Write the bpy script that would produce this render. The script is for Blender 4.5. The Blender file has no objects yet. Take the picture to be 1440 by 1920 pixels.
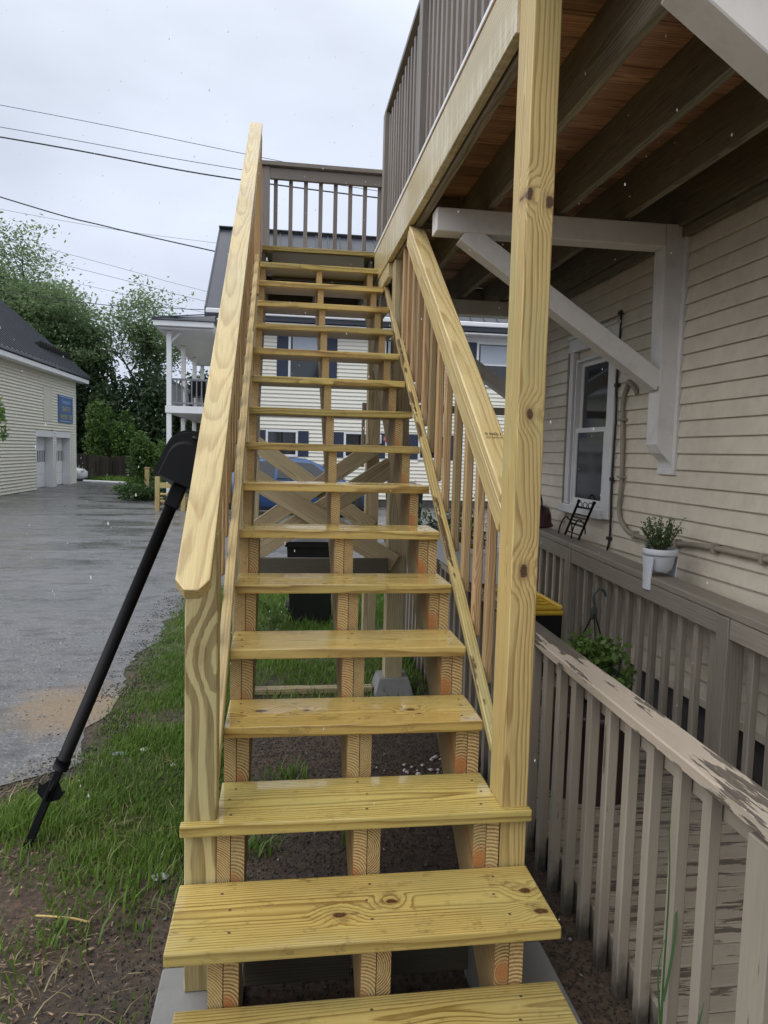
import bpy, math, random
import numpy as np
from mathutils import Vector, Matrix, noise as mnoise

random.seed(7)
rng = np.random.default_rng(11)
SC = bpy.context.scene
COL = SC.collection
R = math.radians

# ------------------------------------------------------------------ camera
cam_data = bpy.data.cameras.new('camera')
cam = bpy.data.objects.new('camera', cam_data)
COL.objects.link(cam)
fw = Vector((0.14098743, 0.98650728, -0.08322213)).normalized()
rt = Vector((0.98991308, -0.13928985, 0.02589277)).normalized()
up = rt.cross(fw).normalized()
cam.matrix_world = Matrix(((rt.x, up.x, -fw.x, -0.27231), (rt.y, up.y, -fw.y, -2.44163),
                           (rt.z, up.z, -fw.z, 1.74581), (0, 0, 0, 1)))
cam_data.sensor_fit = 'AUTO'
cam_data.sensor_width = 36.0
cam_data.lens = 1350.446 / 1920 * 36.0
cam_data.clip_start = 0.05
cam_data.clip_end = 600
SC.camera = cam

# ------------------------------------------------------------------ world: bright overcast sky
world = bpy.data.worlds.new('World')
SC.world = world
world.use_nodes = True
wn, wl = world.node_tree.nodes, world.node_tree.links
wn.clear()
SUN_EL, SUN_AZ = R(44), R(-66)
sky = wn.new('ShaderNodeTexSky')
sky.sky_type = 'NISHITA'
sky.sun_disc = False
sky.sun_elevation = SUN_EL
sky.sun_rotation = SUN_AZ
wtc = wn.new('ShaderNodeTexCoord')
wsep = wn.new('ShaderNodeSeparateXYZ')
wl.new(wtc.outputs['Generated'], wsep.inputs[0])
grad = wn.new('ShaderNodeValToRGB')             # cloud layer: brighter towards the zenith, as every overcast sky
grad.color_ramp.elements[0].position = 0.0
grad.color_ramp.elements[0].color = (5.9, 6.5, 7.8, 1)
grad.color_ramp.elements[1].position = 1.0
grad.color_ramp.elements[1].color = (16.6, 17.0, 17.6, 1)
e = grad.color_ramp.elements.new(0.5)
e.color = (7.3, 7.85, 9.0, 1)
wl.new(wsep.outputs['Z'], grad.inputs[0])
wmap = wn.new('ShaderNodeMapping')
wmap.inputs['Scale'].default_value = (1.4, 1.4, 3.2)
wl.new(wtc.outputs['Generated'], wmap.inputs[0])
wno = wn.new('ShaderNodeTexNoise')
wno.inputs['Scale'].default_value = 1.6
wno.inputs['Detail'].default_value = 5
wno.inputs['Roughness'].default_value = 0.5
wl.new(wmap.outputs[0], wno.inputs['Vector'])
wmr = wn.new('ShaderNodeMapRange')
wmr.inputs[1].default_value = 0.3
wmr.inputs[2].default_value = 0.7
wmr.inputs[3].default_value = 0.80
wmr.inputs[4].default_value = 1.12
wl.new(wno.outputs['Fac'], wmr.inputs[0])
wmul = wn.new('ShaderNodeVectorMath')
wmul.operation = 'SCALE'
wl.new(grad.outputs[0], wmul.inputs[0])
wl.new(wmr.outputs[0], wmul.inputs['Scale'])
wmix = wn.new('ShaderNodeMix')
wmix.data_type = 'RGBA'
wmix.inputs[0].default_value = 0.93
wl.new(sky.outputs[0], wmix.inputs[6])
wl.new(wmul.outputs[0], wmix.inputs[7])
wbg = wn.new('ShaderNodeBackground')
wbg.inputs['Strength'].default_value = 0.1
wl.new(wmix.outputs[2], wbg.inputs['Color'])
wout = wn.new('ShaderNodeOutputWorld')
wl.new(wbg.outputs[0], wout.inputs['Surface'])

sun_data = bpy.data.lights.new('sun', 'SUN')
sun_data.energy = 1.5
sun_data.angle = R(70)
sun_data.color = (1.0, 0.97, 0.93)
sun = bpy.data.objects.new('sun', sun_data)
COL.objects.link(sun)
sd = Vector((math.sin(SUN_AZ) * math.cos(SUN_EL), math.cos(SUN_AZ) * math.cos(SUN_EL) * -1, math.sin(SUN_EL)))
sun.rotation_euler = sd.to_track_quat('Z', 'Y').to_euler()
sky.sun_rotation = math.atan2(sd.x, sd.y)

SC.view_settings.view_transform = 'Standard'
SC.view_settings.look = 'None'
SC.view_settings.gamma = 1.0
SC.view_settings.use_curve_mapping = False
SC.view_settings.exposure = 0.27
SC.cycles.max_bounces = 8
SC.cycles.transparent_max_bounces = 12
SC.cycles.caustics_reflective = False
SC.cycles.caustics_refractive = False

# ------------------------------------------------------------------ object helpers
WM = {}


def put(o, M, parent=None):
    WM[o] = M
    COL.objects.link(o)
    if parent is not None:
        o.parent = parent
        o.matrix_basis = WM[parent].inverted() @ M
    else:
        o.matrix_basis = M
    return o


def tag(o, label=None, cat=None, group=None, kind=None):
    if label: o['label'] = label
    if cat: o['category'] = cat
    if group: o['group'] = group
    if kind: o['kind'] = kind
    return o


def thing(name, loc, label, cat, group=None):
    o = bpy.data.objects.new(name, None)
    o.empty_display_size = 0.1
    put(o, Matrix.Translation(Vector(loc)))
    return tag(o, label, cat, group)


def mesh_from(name, V, F, mat, smooth=False):
    me = bpy.data.meshes.new(name)
    me.from_pydata([tuple(v) for v in V], [], F)
    if mat is not None: me.materials.append(mat)
    if smooth: me.polygons.foreach_set('use_smooth', [True] * len(me.polygons))
    me.update()
    return me


def mobj(name, V, F, mat, parent=None, M=None, smooth=False, kind=None):
    """mesh object; V in world coordinates unless M is given (then V is local to M)"""
    me = mesh_from(name, V, F, mat, smooth)
    o = bpy.data.objects.new(name, me)
    put(o, M if M is not None else (Matrix.Translation(WM[parent].translation) if False else Matrix.Identity(4)), parent)
    if kind: o['kind'] = kind
    return o


def tri_mesh(name, V, T, mat, parent=None, kind=None, n=3, smooth=False):
    """fast mesh from numpy arrays, faces of n corners"""
    V = np.asarray(V, dtype=np.float32)
    T = np.asarray(T, dtype=np.int32)
    me = bpy.data.meshes.new(name)
    me.vertices.add(len(V))
    me.vertices.foreach_set('co', V.ravel())
    me.loops.add(T.size)
    me.loops.foreach_set('vertex_index', T.ravel())
    me.polygons.add(len(T))
    me.polygons.foreach_set('loop_start', np.arange(0, T.size, n, dtype=np.int32))
    me.polygons.foreach_set('loop_total', np.full(len(T), n, dtype=np.int32))
    if smooth: me.polygons.foreach_set('use_smooth', np.ones(len(T), dtype=bool))
    me.materials.append(mat)
    me.update(calc_edges=True)
    o = bpy.data.objects.new(name, me)
    put(o, Matrix.Identity(4), parent)
    if kind: o['kind'] = kind
    return o


def chamfer_box(L, W, T, b):
    """box centred on the origin with chamfered edges (44 triangles)"""
    hx, hy, hz = L / 2, W / 2, T / 2
    b = min(b, hx * .6, hy * .6, hz * .6)
    V, idx = [], {}
    for sx in (-1, 1):
        for sy in (-1, 1):
            for sz in (-1, 1):
                for ax in range(3):
                    p = [sx * hx, sy * hy, sz * hz]
                    for k, s in enumerate((sx, sy, sz)):
                        if k != ax: p[k] -= s * b
                    idx[(sx, sy, sz, ax)] = len(V)
                    V.append(p)
    F = []
    for ax in range(3):
        o1, o2 = [k for k in range(3) if k != ax]
        for s in (-1, 1):
            q = []
            for a, c in ((-1, -1), (1, -1), (1, 1), (-1, 1)):
                sg = [0, 0, 0]; sg[ax] = s; sg[o1] = a; sg[o2] = c
                q.append(idx[(sg[0], sg[1], sg[2], ax)])
            F.append(q)
    for ax in range(3):
        o1, o2 = [k for k in range(3) if k != ax]
        for a in (-1, 1):
            for c in (-1, 1):
                s0 = [0, 0, 0]; s0[o1] = a; s0[o2] = c
                s1 = list(s0); s0[ax] = -1; s1[ax] = 1
                F.append([idx[(*s0, o1)], idx[(*s1, o1)], idx[(*s1, o2)], idx[(*s0, o2)]])
    for sx in (-1, 1):
        for sy in (-1, 1):
            for sz in (-1, 1):
                F.append([idx[(sx, sy, sz, a)] for a in range(3)])
    V = np.array(V)
    G = []
    for f in F:
        c = V[f].mean(0)
        n = np.cross(V[f[1]] - V[f[0]], V[f[2]] - V[f[0]])
        G.append(list(f) if np.dot(n, c) > 0 else list(f)[::-1])
    return V.tolist(), G


BOXES = {}


def frame(p0, p1, upv):
    p0, p1 = Vector(p0), Vector(p1)
    X = (p1 - p0).normalized()
    Z = Vector(upv)
    Z = (Z - X * Z.dot(X)).normalized()
    Y = Z.cross(X)
    c = (p0 + p1) / 2
    return Matrix(((X.x, Y.x, Z.x, c.x), (X.y, Y.y, Z.y, c.y), (X.z, Y.z, Z.z, c.z), (0, 0, 0, 1)))


def board(name, p0, p1, W, T, mat, parent=None, upv=(0, 0, 1), b=0.003):
    """board from p0 to p1 (centre line); W wide, T thick along upv. Alike boards share one mesh"""
    L = (Vector(p1) - Vector(p0)).length
    key = (round(L, 4), round(W, 4), round(T, 4), b, mat.name)
    me = BOXES.get(key)
    if me is None:
        V, F = chamfer_box(L, W, T, b)
        me = BOXES[key] = mesh_from(name, V, F, mat)
    o = bpy.data.objects.new(name, me)
    return put(o, frame(p0, p1, upv), parent)


def box(name, lo, hi, mat, parent=None, b=0.003, along='x'):
    """axis aligned box; local X runs along the given axis"""
    lo, hi = Vector(lo), Vector(hi)
    c = (lo + hi) / 2
    d = hi - lo
    if along == 'x':
        return board(name, (lo.x, c.y, c.z), (hi.x, c.y, c.z), d.y, d.z, mat, parent, (0, 0, 1), b)
    if along == 'y':
        return board(name, (c.x, lo.y, c.z), (c.x, hi.y, c.z), d.x, d.z, mat, parent, (0, 0, 1), b)
    return board(name, (c.x, c.y, lo.z), (c.x, c.y, hi.z), d.y, d.x, mat, parent, (1, 0, 0), b)


def tube_geo(pts, radii, n=8, caps=True):
    pts = [Vector(p) for p in pts]
    if not hasattr(radii, '__len__'): radii = [radii] * len(pts)
    V, F = [], []
    ref = Vector((0, 0, 1))
    d0 = (pts[1] - pts[0]).normalized()
    if abs(d0.dot(ref)) > .95: ref = Vector((1, 0, 0))
    for i, p in enumerate(pts):
        a = pts[max(i - 1, 0)]; c = pts[min(i + 1, len(pts) - 1)]
        d = (c - a).normalized()
        u = d.cross(ref)
        if u.length < 1e-5: u = d.orthogonal()
        u.normalize()
        w = u.cross(d)
        ref = w
        for k in range(n):
            t = 2 * math.pi * k / n
            V.append(p + (u * math.cos(t) + w * math.sin(t)) * radii[i])
    for i in range(len(pts) - 1):
        for k in range(n):
            k2 = (k + 1) % n
            F.append([i * n + k, i * n + k2, (i + 1) * n + k2, (i + 1) * n + k])
    if caps:
        F.append(list(range(n)))
        F.append([(len(pts) - 1) * n + k for k in range(n)][::-1])
    return V, F


def tube(name, pts, r, mat, parent=None, n=8):
    V, F = tube_geo(pts, r, n)
    return mobj(name, V, F, mat, parent, smooth=True)


class MB:
    def __init__(s): s.V, s.F = [], []

    def add(s, V, F):
        o = len(s.V)
        s.V += [tuple(v) for v in V]
        s.F += [[i + o for i in f] for f in F]
        return s

    def tube(s, pts, r, n=6): return s.add(*tube_geo(pts, r, n))

    def box(s, lo, hi, b=0.002):
        lo, hi = Vector(lo), Vector(hi)
        V, F = chamfer_box(*(hi - lo), b)
        c = (lo + hi) / 2
        return s.add([Vector(v) + c for v in V], F)

    def build(s, name, mat, parent=None, smooth=False, kind=None, M=None):
        return mobj(name, s.V, s.F, mat, parent, M, smooth, kind)


def lathe_geo(prof, c, n=24):
    V, F = [], []
    for r, z in prof:
        for k in range(n):
            t = 2 * math.pi * k / n
            V.append((c[0] + r * math.cos(t), c[1] + r * math.sin(t), c[2] + z))
    for i in range(len(prof) - 1):
        for k in range(n):
            k2 = (k + 1) % n
            F.append([i * n + k, i * n + k2, (i + 1) * n + k2, (i + 1) * n + k])
    return V, F


def prism(name, poly, thick_axis, t0, t1, mat, parent=None, M=None):
    """poly: list of 2-D points in the two other axes; extruded along thick_axis from t0 to t1"""
    V = []
    for t in (t0, t1):
        for a, b_ in poly:
            p = [a, b_]
            p.insert(thick_axis, t)
            V.append(tuple(p))
    n = len(poly)
    F = [list(range(n))[::-1], list(range(n, 2 * n))]
    for i in range(n):
        j = (i + 1) % n
        F.append([i, j, n + j, n + i])
    o = mobj(name, V, F, mat, parent, M)
    import bmesh
    bm = bmesh.new(); bm.from_mesh(o.data)
    bmesh.ops.recalc_face_normals(bm, faces=bm.faces)
    bm.to_mesh(o.data); bm.free()
    return o


def text_mesh(name, body, size, M, mat, parent, extrude=0.0006, align='CENTER', sx=1.0):
    cu = bpy.data.curves.new(name, 'FONT')
    cu.body = body
    cu.size = size
    cu.align_x = align
    cu.align_y = 'CENTER'
    cu.extrude = extrude
    tmp = bpy.data.objects.new(name + '_tmp', cu)
    COL.objects.link(tmp)
    dg = bpy.context.evaluated_depsgraph_get()
    me = bpy.data.meshes.new_from_object(tmp.evaluated_get(dg))
    bpy.data.objects.remove(tmp)
    me.materials.clear()
    me.materials.append(mat)
    for v in me.vertices: v.co.x *= sx
    o = bpy.data.objects.new(name, me)
    return put(o, M, parent)


# ------------------------------------------------------------------ material helpers
class NT:
    def __init__(s, name):
        s.m = bpy.data.materials.new(name)
        s.m.use_nodes = True
        s.n, s.l = s.m.node_tree.nodes, s.m.node_tree.links
        s.n.clear()
        s.out = s.n.new('ShaderNodeOutputMaterial')
        s.p = s.n.new('ShaderNodeBsdfPrincipled')
        s.l.new(s.p.outputs[0], s.out.inputs[0])

    def set(s, sock, v):
        if hasattr(v, 'is_linked') or isinstance(v, bpy.types.NodeSocket): s.l.new(v, sock)
        elif isinstance(v, tuple) and len(v) == 3 and sock.type == 'RGBA': sock.default_value = (*v, 1)
        else: sock.default_value = v

    def math(s, op, a, b=None, c=None, clamp=False):
        nd = s.n.new('ShaderNodeMath')
        nd.operation = op
        nd.use_clamp = clamp
        for i, v in enumerate((a, b, c)):
            if v is not None: s.set(nd.inputs[i], v)
        return nd.outputs[0]

    def coord(s, which='Object'):
        return s.n.new('ShaderNodeTexCoord').outputs[which]

    def geo(s, which): return s.n.new('ShaderNodeNewGeometry').outputs[which]

    def rand(s): return s.n.new('ShaderNodeObjectInfo').outputs['Random']

    def sep(s, v):
        nd = s.n.new('ShaderNodeSeparateXYZ')
        s.l.new(v, nd.inputs[0])
        return nd.outputs

    def comb(s, x, y, z):
        nd = s.n.new('ShaderNodeCombineXYZ')
        for i, v in enumerate((x, y, z)): s.set(nd.inputs[i], v)
        return nd.outputs[0]

    def scale(s, v, xyz, off=None):
        nd = s.n.new('ShaderNodeVectorMath')
        nd.operation = 'MULTIPLY'
        s.l.new(v, nd.inputs[0])
        nd.inputs[1].default_value = xyz
        if off is None: return nd.outputs[0]
        n2 = s.n.new('ShaderNodeVectorMath')
        n2.operation = 'ADD'
        s.l.new(nd.outputs[0], n2.inputs[0])
        s.l.new(off, n2.inputs[1])
        return n2.outputs[0]

    def noise(s, v, scale=1, detail=3, rough=.5, out='Fac'):
        nd = s.n.new('ShaderNodeTexNoise')
        s.l.new(v, nd.inputs['Vector'])
        nd.inputs['Scale'].default_value = scale
        nd.inputs['Detail'].default_value = detail
        nd.inputs['Roughness'].default_value = rough
        return nd.outputs[out]

    def voro(s, v, scale=1, rnd=1.0, feature='F1'):
        nd = s.n.new('ShaderNodeTexVoronoi')
        nd.feature = feature
        s.l.new(v, nd.inputs['Vector'])
        nd.inputs['Scale'].default_value = scale
        nd.inputs['Randomness'].default_value = rnd
        return nd.outputs

    def mr(s, v, a, b, c=0., d=1., smooth=False):
        nd = s.n.new('ShaderNodeMapRange')
        if smooth: nd.interpolation_type = 'SMOOTHSTEP'
        s.set(nd.inputs[0], v)
        for i, q in enumerate((a, b, c, d)): s.set(nd.inputs[i + 1], q)
        return nd.outputs[0]

    def ramp(s, v, stops):
        nd = s.n.new('ShaderNodeValToRGB')
        s.l.new(v, nd.inputs[0])
        cr = nd.color_ramp
        for i, (p, c) in enumerate(stops):
            el = cr.elements[i] if i < 2 else cr.elements.new(p)
            el.position = p
            el.color = (*c, 1) if len(c) == 3 else c
        return nd.outputs[0]

    def mix(s, f, a, b, mode='MIX'):
        nd = s.n.new('ShaderNodeMix')
        nd.data_type = 'RGBA'
        nd.blend_type = mode
        s.set(nd.inputs[0], f)
        s.set(nd.inputs[6], a)
        s.set(nd.inputs[7], b)
        return nd.outputs[2]

    def bump(s, h, strength=.3, dist=.002):
        nd = s.n.new('ShaderNodeBump')
        s.set(nd.inputs['Strength'], strength)
        nd.inputs['Distance'].default_value = dist
        s.l.new(h, nd.inputs['Height'])
        s.l.new(nd.outputs[0], s.p.inputs['Normal'])

    def fin(s, col=None, rough=None, metal=None, spec=None):
        if col is not None: s.set(s.p.inputs['Base Color'], col)
        if rough is not None: s.set(s.p.inputs['Roughness'], rough)
        if metal is not None: s.set(s.p.inputs['Metallic'], metal)
        if spec is not None: s.set(s.p.inputs['Specular IOR Level'], spec)
        return s.m


def wood(name, early, late, ring=.008, rough=.55, wet=0., knots=.5, green=(.36, .40, .20), greenamt=.3, var=.25,
         heart=.0, contrast=1.0, fibre=.12, dirt=None, pith=.07, wob=1.0, tilt=.045, kpos=(), ktop=False, soft=0., hue=.25, streak=0., sharp=False, bark=0.):
    t = NT(name)
    co = t.coord()
    rd = t.rand()
    r2 = t.math('FRACT', t.math('MULTIPLY', rd, 7.31))
    r3 = t.math('FRACT', t.math('MULTIPLY', rd, 17.77))
    r4 = t.math('FRACT', t.math('MULTIPLY', rd, 31.13))
    off = t.comb(t.math('MULTIPLY', rd, 61.), t.math('MULTIPLY', r2, 43.), t.math('MULTIPLY', r3, 29.))
    X, Y, Z = t.sep(co)
    nz = t.sep(t.noise(t.scale(co, (.9, 3.0, 3.0), off), 1, 3, .55, 'Color'))
    y0 = t.math('MULTIPLY', t.math('SUBTRACT', r2, .5), .11)
    z0 = t.math('SUBTRACT', -.012, t.math('MULTIPLY', r3, pith))
    yy = t.math('ADD', t.math('SUBTRACT', Y, y0), t.math('MULTIPLY', t.math('SUBTRACT', nz[0], .5), .075 * wob))
    zz = t.math('ADD', t.math('ADD', t.math('SUBTRACT', Z, z0), t.math('MULTIPLY', X, t.math('MULTIPLY', t.math('SUBTRACT', r4, .5), tilt))),
                t.math('MULTIPLY', t.math('SUBTRACT', nz[1], .5), .06 * wob))
    rr = t.math('SQRT', t.math('ADD', t.math('MULTIPLY', yy, yy), t.math('MULTIPLY', zz, zz)))
    vo = t.voro(t.scale(co, (1.9, 5.5, 5.5), off), 1, 1.)
    kd = vo['Distance']
    kc = t.sep(vo['Color'])[0]
    has = t.mr(kc, 1 - knots - .02, 1 - knots)
    K = t.math('MULTIPLY', has, t.mr(kd, .36, .04, 0, 1, True))
    kex = None
    for kx, ky, kr in kpos:                       # knots seen on the front face (local x, local z, radius)
        dx = t.math('MULTIPLY', t.math('SUBTRACT', X, kx), .62)
        dz = t.math('SUBTRACT', Y if ktop else Z, ky)
        nk = t.noise(t.scale(co, (40., 40., 40.), off), 1, 2)
        dd = t.math('DIVIDE', t.math('SQRT', t.math('ADD', t.math('MULTIPLY', dx, dx), t.math('MULTIPLY', dz, dz))), kr)
        dd = t.math('ADD', dd, t.math('ADD', t.math('MULTIPLY', t.math('GREATER_THAN', 0., Z if ktop else Y), 9.), t.math('MULTIPLY', t.math('SUBTRACT', nk, .5), 1.1)))
        kex = dd if kex is None else t.math('MINIMUM', kex, dd)
        K = t.math('MAXIMUM', K, t.mr(dd, 5.5, .6, 0, 1.5, True))
    fine = t.noise(t.scale(co, (5., 60., 60.), off), 1, 3, .6)
    rr2 = t.math('ADD', t.math('ADD', rr, t.math('MULTIPLY', K, .016)), t.math('MULTIPLY', fine, .0022))
    ringw = t.math('ADD', ring * .75, t.math('MULTIPLY', r4, ring * .6))
    fr = t.math('FRACT', t.math('DIVIDE', rr2, ringw))
    rf = t.ramp(fr, [(0., (.05,) * 3), (.99, (.0,) * 3), (.45, (.12,) * 3), (.78, (.95,) * 3), (.9, (1.,) * 3)] if not sharp else
                [(0., (.0,) * 3), (1., (.0,) * 3), (.40, (.04,) * 3), (.47, (.9,) * 3), (.93, (1.,) * 3)])
    band = t.mr(t.noise(t.comb(t.math('MULTIPLY', rr2, 38.), rd, r2), 1, 2), .3, .7, .70, 1.0)
    fb = t.noise(t.scale(co, (7., 210., 210.), off), 1, 2, .6)
    fb2 = t.noise(t.scale(co, (3., 75., 75.), off), 1, 3, .65)
    rf = t.math('MULTIPLY', t.math('MULTIPLY', rf, band), contrast)
    rf = t.math('ADD', t.math('MULTIPLY', rf, t.mr(fb2, .3, .7, .72, 1.15)), t.mr(fb2, .55, .8, 0, .22), clamp=True)
    col = t.mix(rf, early, late)
    col = t.mix(t.math('MULTIPLY', t.mr(r3, .2, 1.), hue), col, (.74, .86, .74), 'MULTIPLY')
    if heart > 0:
        hm = t.math('MULTIPLY', t.mr(rr, .045, .012, 0, 1, True), t.math('MULTIPLY', t.mr(r4, .25, .6), heart))
        col = t.mix(hm, col, (.40, .150, .045))
    lv = t.noise(t.scale(co, (1.6, 5., 5.), off), 1, 3, .55)
    col = t.mix(t.math('MULTIPLY', t.mr(lv, .42, .72, 0, 1, True), greenamt), col, green, 'MIX')
    val = t.math('MULTIPLY', t.mr(fb, .3, .7, 1 - fibre, 1 + fibre), t.mr(rd, 0, 1, 1 - var * .6, 1 + var * .5))
    big = t.mr(t.noise(t.scale(co, (.8, 2.2, 2.2), off), 1.3, 2), .3, .7, .88, 1.1)
    val = t.math('MULTIPLY', val, big)
    vm = t.n.new('ShaderNodeVectorMath'); vm.operation = 'SCALE'
    t.l.new(col, vm.inputs[0]); t.l.new(val, vm.inputs['Scale'])
    col = vm.outputs[0]
    ks = t.math('ADD', .055, t.math('MULTIPLY', fine, .06))
    core = t.math('MULTIPLY', has, t.mr(kd, ks, t.math('SUBTRACT', ks, .03), 0, 1, True))
    halo = t.math('MULTIPLY', has, t.mr(kd, .17, .07, 0, .45, True))
    col = t.mix(halo, col, (.25, .125, .04))
    col = t.mix(core, col, (.045, .018, .009))
    if kex is not None:
        col = t.mix(t.mr(kex, 2.3, .9, 0, .55 if not soft else .1, True), col, (.26, .15, .055))
        kc_ = t.mix(t.mr(t.math('SINE', t.math('MULTIPLY', kex, 16.)), -.3, .6), (.11, .055, .02), (.040, .018, .008))
        km_ = t.math('MULTIPLY', t.mr(kex, 1.1, .85), 1. - soft)
        col = t.mix(km_, col, kc_)
    if dirt:
        dn = t.noise(t.scale(co, (14., 22., 22.), off), 1, 5, .75)
        col = t.mix(t.math('MULTIPLY', t.mr(dn, .56, .72), dirt[0]), col, dirt[1])
    if streak:  # pale streaks paint the sheen of a wet film into the colour
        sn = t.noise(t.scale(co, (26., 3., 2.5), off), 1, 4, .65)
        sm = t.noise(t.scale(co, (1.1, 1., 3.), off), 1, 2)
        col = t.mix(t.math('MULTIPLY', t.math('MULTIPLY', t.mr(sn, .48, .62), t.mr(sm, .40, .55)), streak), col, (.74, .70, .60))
    h = t.math('ADD', t.math('MULTIPLY', rf, -.5), t.math('MULTIPLY', fb, .8))
    if bark:                                      # strips of dark inner bark left along one arris
        bn = t.noise(t.scale(co, (5., 9., 9.), off), 1, 5, .65)
        ed = t.math('ADD', t.math('SUBTRACT', Y, Z), t.math('MULTIPLY', t.math('SUBTRACT', bn, .5), .03))
        bm_ = t.math('MULTIPLY', t.mr(ed, .024, .028), t.mr(bn, .50, .54))
        col = t.mix(t.math('MULTIPLY', bm_, bark), col, (.055, .022, .014))
    bs_ = .35
    ro = t.math('ADD', rough, t.math('MULTIPLY', t.math('SUBTRACT', fb, .5), .2))
    if wet > 0:
        Nz = t.sep(t.geo('Normal'))[2]
        wp = t.mr(t.noise(t.scale(co, (3.2, 9., 9.), off), 1, 4, .6), .42, .54, .30, 1.)
        wm = t.math('MULTIPLY', t.math('MULTIPLY', t.mr(Nz, .45, .75), wp), wet)
        ro = t.math('ADD', t.math('MULTIPLY', ro, t.math('SUBTRACT', 1., wm)), t.math('MULTIPLY', wm, .05))
        bs_ = t.math('MULTIPLY', .35, t.math('SUBTRACT', 1., t.math('MULTIPLY', wm, .92)))
    t.bump(h, bs_, .0012)
    return t.fin(col, ro)


def plain(name, col, rough=.5, metal=0., var=.12, scale=6., bump=0., spec=None, streak=False, dirt=0., dcol=(.1, .09, .07)):
    t = NT(name)
    co = t.coord()
    rd = t.rand()
    off = t.comb(t.math('MULTIPLY', rd, 51.), t.math('MULTIPLY', rd, 23.), t.math('MULTIPLY', rd, 77.))
    sc = (scale * .5, scale * .5, scale * .5) if not streak else streak
    n = t.noise(t.scale(co, sc, off), 1, 4, .6)
    v = t.mr(n, .25, .75, 1 - var, 1 + var)
    vm = t.n.new('ShaderNodeVectorMath'); vm.operation = 'SCALE'
    vm.inputs[0].default_value = col
    t.l.new(v, vm.inputs['Scale'])
    c = vm.outputs[0]
    if dirt:
        dn = t.noise(t.scale(co, tuple(3.3 * q for q in sc), off), 1, 5, .7)
        c = t.mix(t.math('MULTIPLY', t.mr(dn, .5, .75), dirt), c, dcol)
    if bump: t.bump(t.noise(t.scale(co, tuple(12 * q for q in sc), off), 1, 4, .6), bump, .003)
    return t.fin(c, t.mr(n, .3, .7, rough * .85, min(1., rough * 1.15)), metal, spec)


def leafmat(name, c1, c2, trans=.35, rough=.45):
    t = NT(name)
    ri = t.geo('Random Per Island')
    pn = t.noise(t.scale(t.geo('Position'), (.55, .55, .55)), 1, 3)
    f = t.math('ADD', t.math('MULTIPLY', ri, .65), t.mr(pn, .3, .7, -.1, .45), clamp=True)
    c = t.mix(f, c1, c2)
    t.fin(c, rough, spec=.3)
    tr = t.n.new('ShaderNodeBsdfTranslucent')
    t.l.new(c, tr.inputs[0])
    mx = t.n.new('ShaderNodeMixShader')
    mx.inputs[0].default_value = trans
    t.l.new(t.p.outputs[0], mx.inputs[1])
    t.l.new(tr.outputs[0], mx.inputs[2])
    t.l.new(mx.outputs[0], t.out.inputs[0])
    return t.m


def peel(name, paint, bare, amount, stretch=(2.2, 9, 9), var=.12, rough=.55, soil=False):
    t = NT(name)
    co = t.coord()
    rd = t.rand()
    off = t.comb(t.math('MULTIPLY', rd, 51.), t.math('MULTIPLY', rd, 23.), t.math('MULTIPLY', rd, 77.))
    a = t.noise(t.scale(co, stretch, off), 1, 6, .62)
    g = t.noise(t.scale(co, (stretch[0] * 3, stretch[1] * 9, stretch[2] * 9), off), 1, 4, .6)
    m = t.math('ADD', t.math('MULTIPLY', a, .8), t.math('MULTIPLY', g, .2))
    mask = t.mr(m, 1 - amount, 1 - amount + .012)
    fb = t.noise(t.scale(co, (6., 160., 160.), off), 1, 3, .6)
    bare_c = t.mix(t.mr(fb, .3, .7), tuple(.55 * q for q in bare), tuple(1.4 * q for q in bare))
    pv = t.mr(t.noise(t.scale(co, (1.2, 4, 4), off), 1, 3), .3, .7, 1 - var, 1 + var)
    pv = t.math('MULTIPLY', pv, t.mr(fb, .3, .7, .93, 1.06))
    vm = t.n.new('ShaderNodeVectorMath'); vm.operation = 'SCALE'
    vm.inputs[0].default_value = paint
    t.l.new(pv, vm.inputs['Scale'])
    edge = t.math('MULTIPLY', t.mr(m, 1 - amount - .03, 1 - amount), .35)
    pc = t.mix(edge, vm.outputs[0], tuple(min(1, 1.25 * q) for q in paint))
    c = t.mix(mask, pc, bare_c)
    if soil:                                      # mud splashed on the foot of the pickets
        zz = t.sep(t.geo('Position'))[2]
        sn = t.noise(t.scale(t.geo('Position'), (30., 30., 14.)), 1, 4, .6)
        c = t.mix(t.math('MULTIPLY', t.mr(t.math('ADD', zz, t.math('MULTIPLY', sn, .22)), .26, .13), .85), c, (.03, .026, .022))
    h = t.math('ADD', t.math('MULTIPLY', mask, -1.), t.math('MULTIPLY', fb, .35))
    t.bump(h, .5, .002)
    return t.fin(c, t.mr(mask, 0, 1, rough, .7))


def glass_dark(name, col=(.015, .018, .022), rough=.06):
    t = NT(name)
    return t.fin(col, rough, spec=.8)


KN1 = ((-.075, -.039, .012), (.085, .010, .010), (.507, .021, .012), (.522, -.08, .013))
KN3 = ((-.335, .014, .012), (-.17, .008, .009), (.216, -.008, .010), (.238, -.054, .005))
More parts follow.
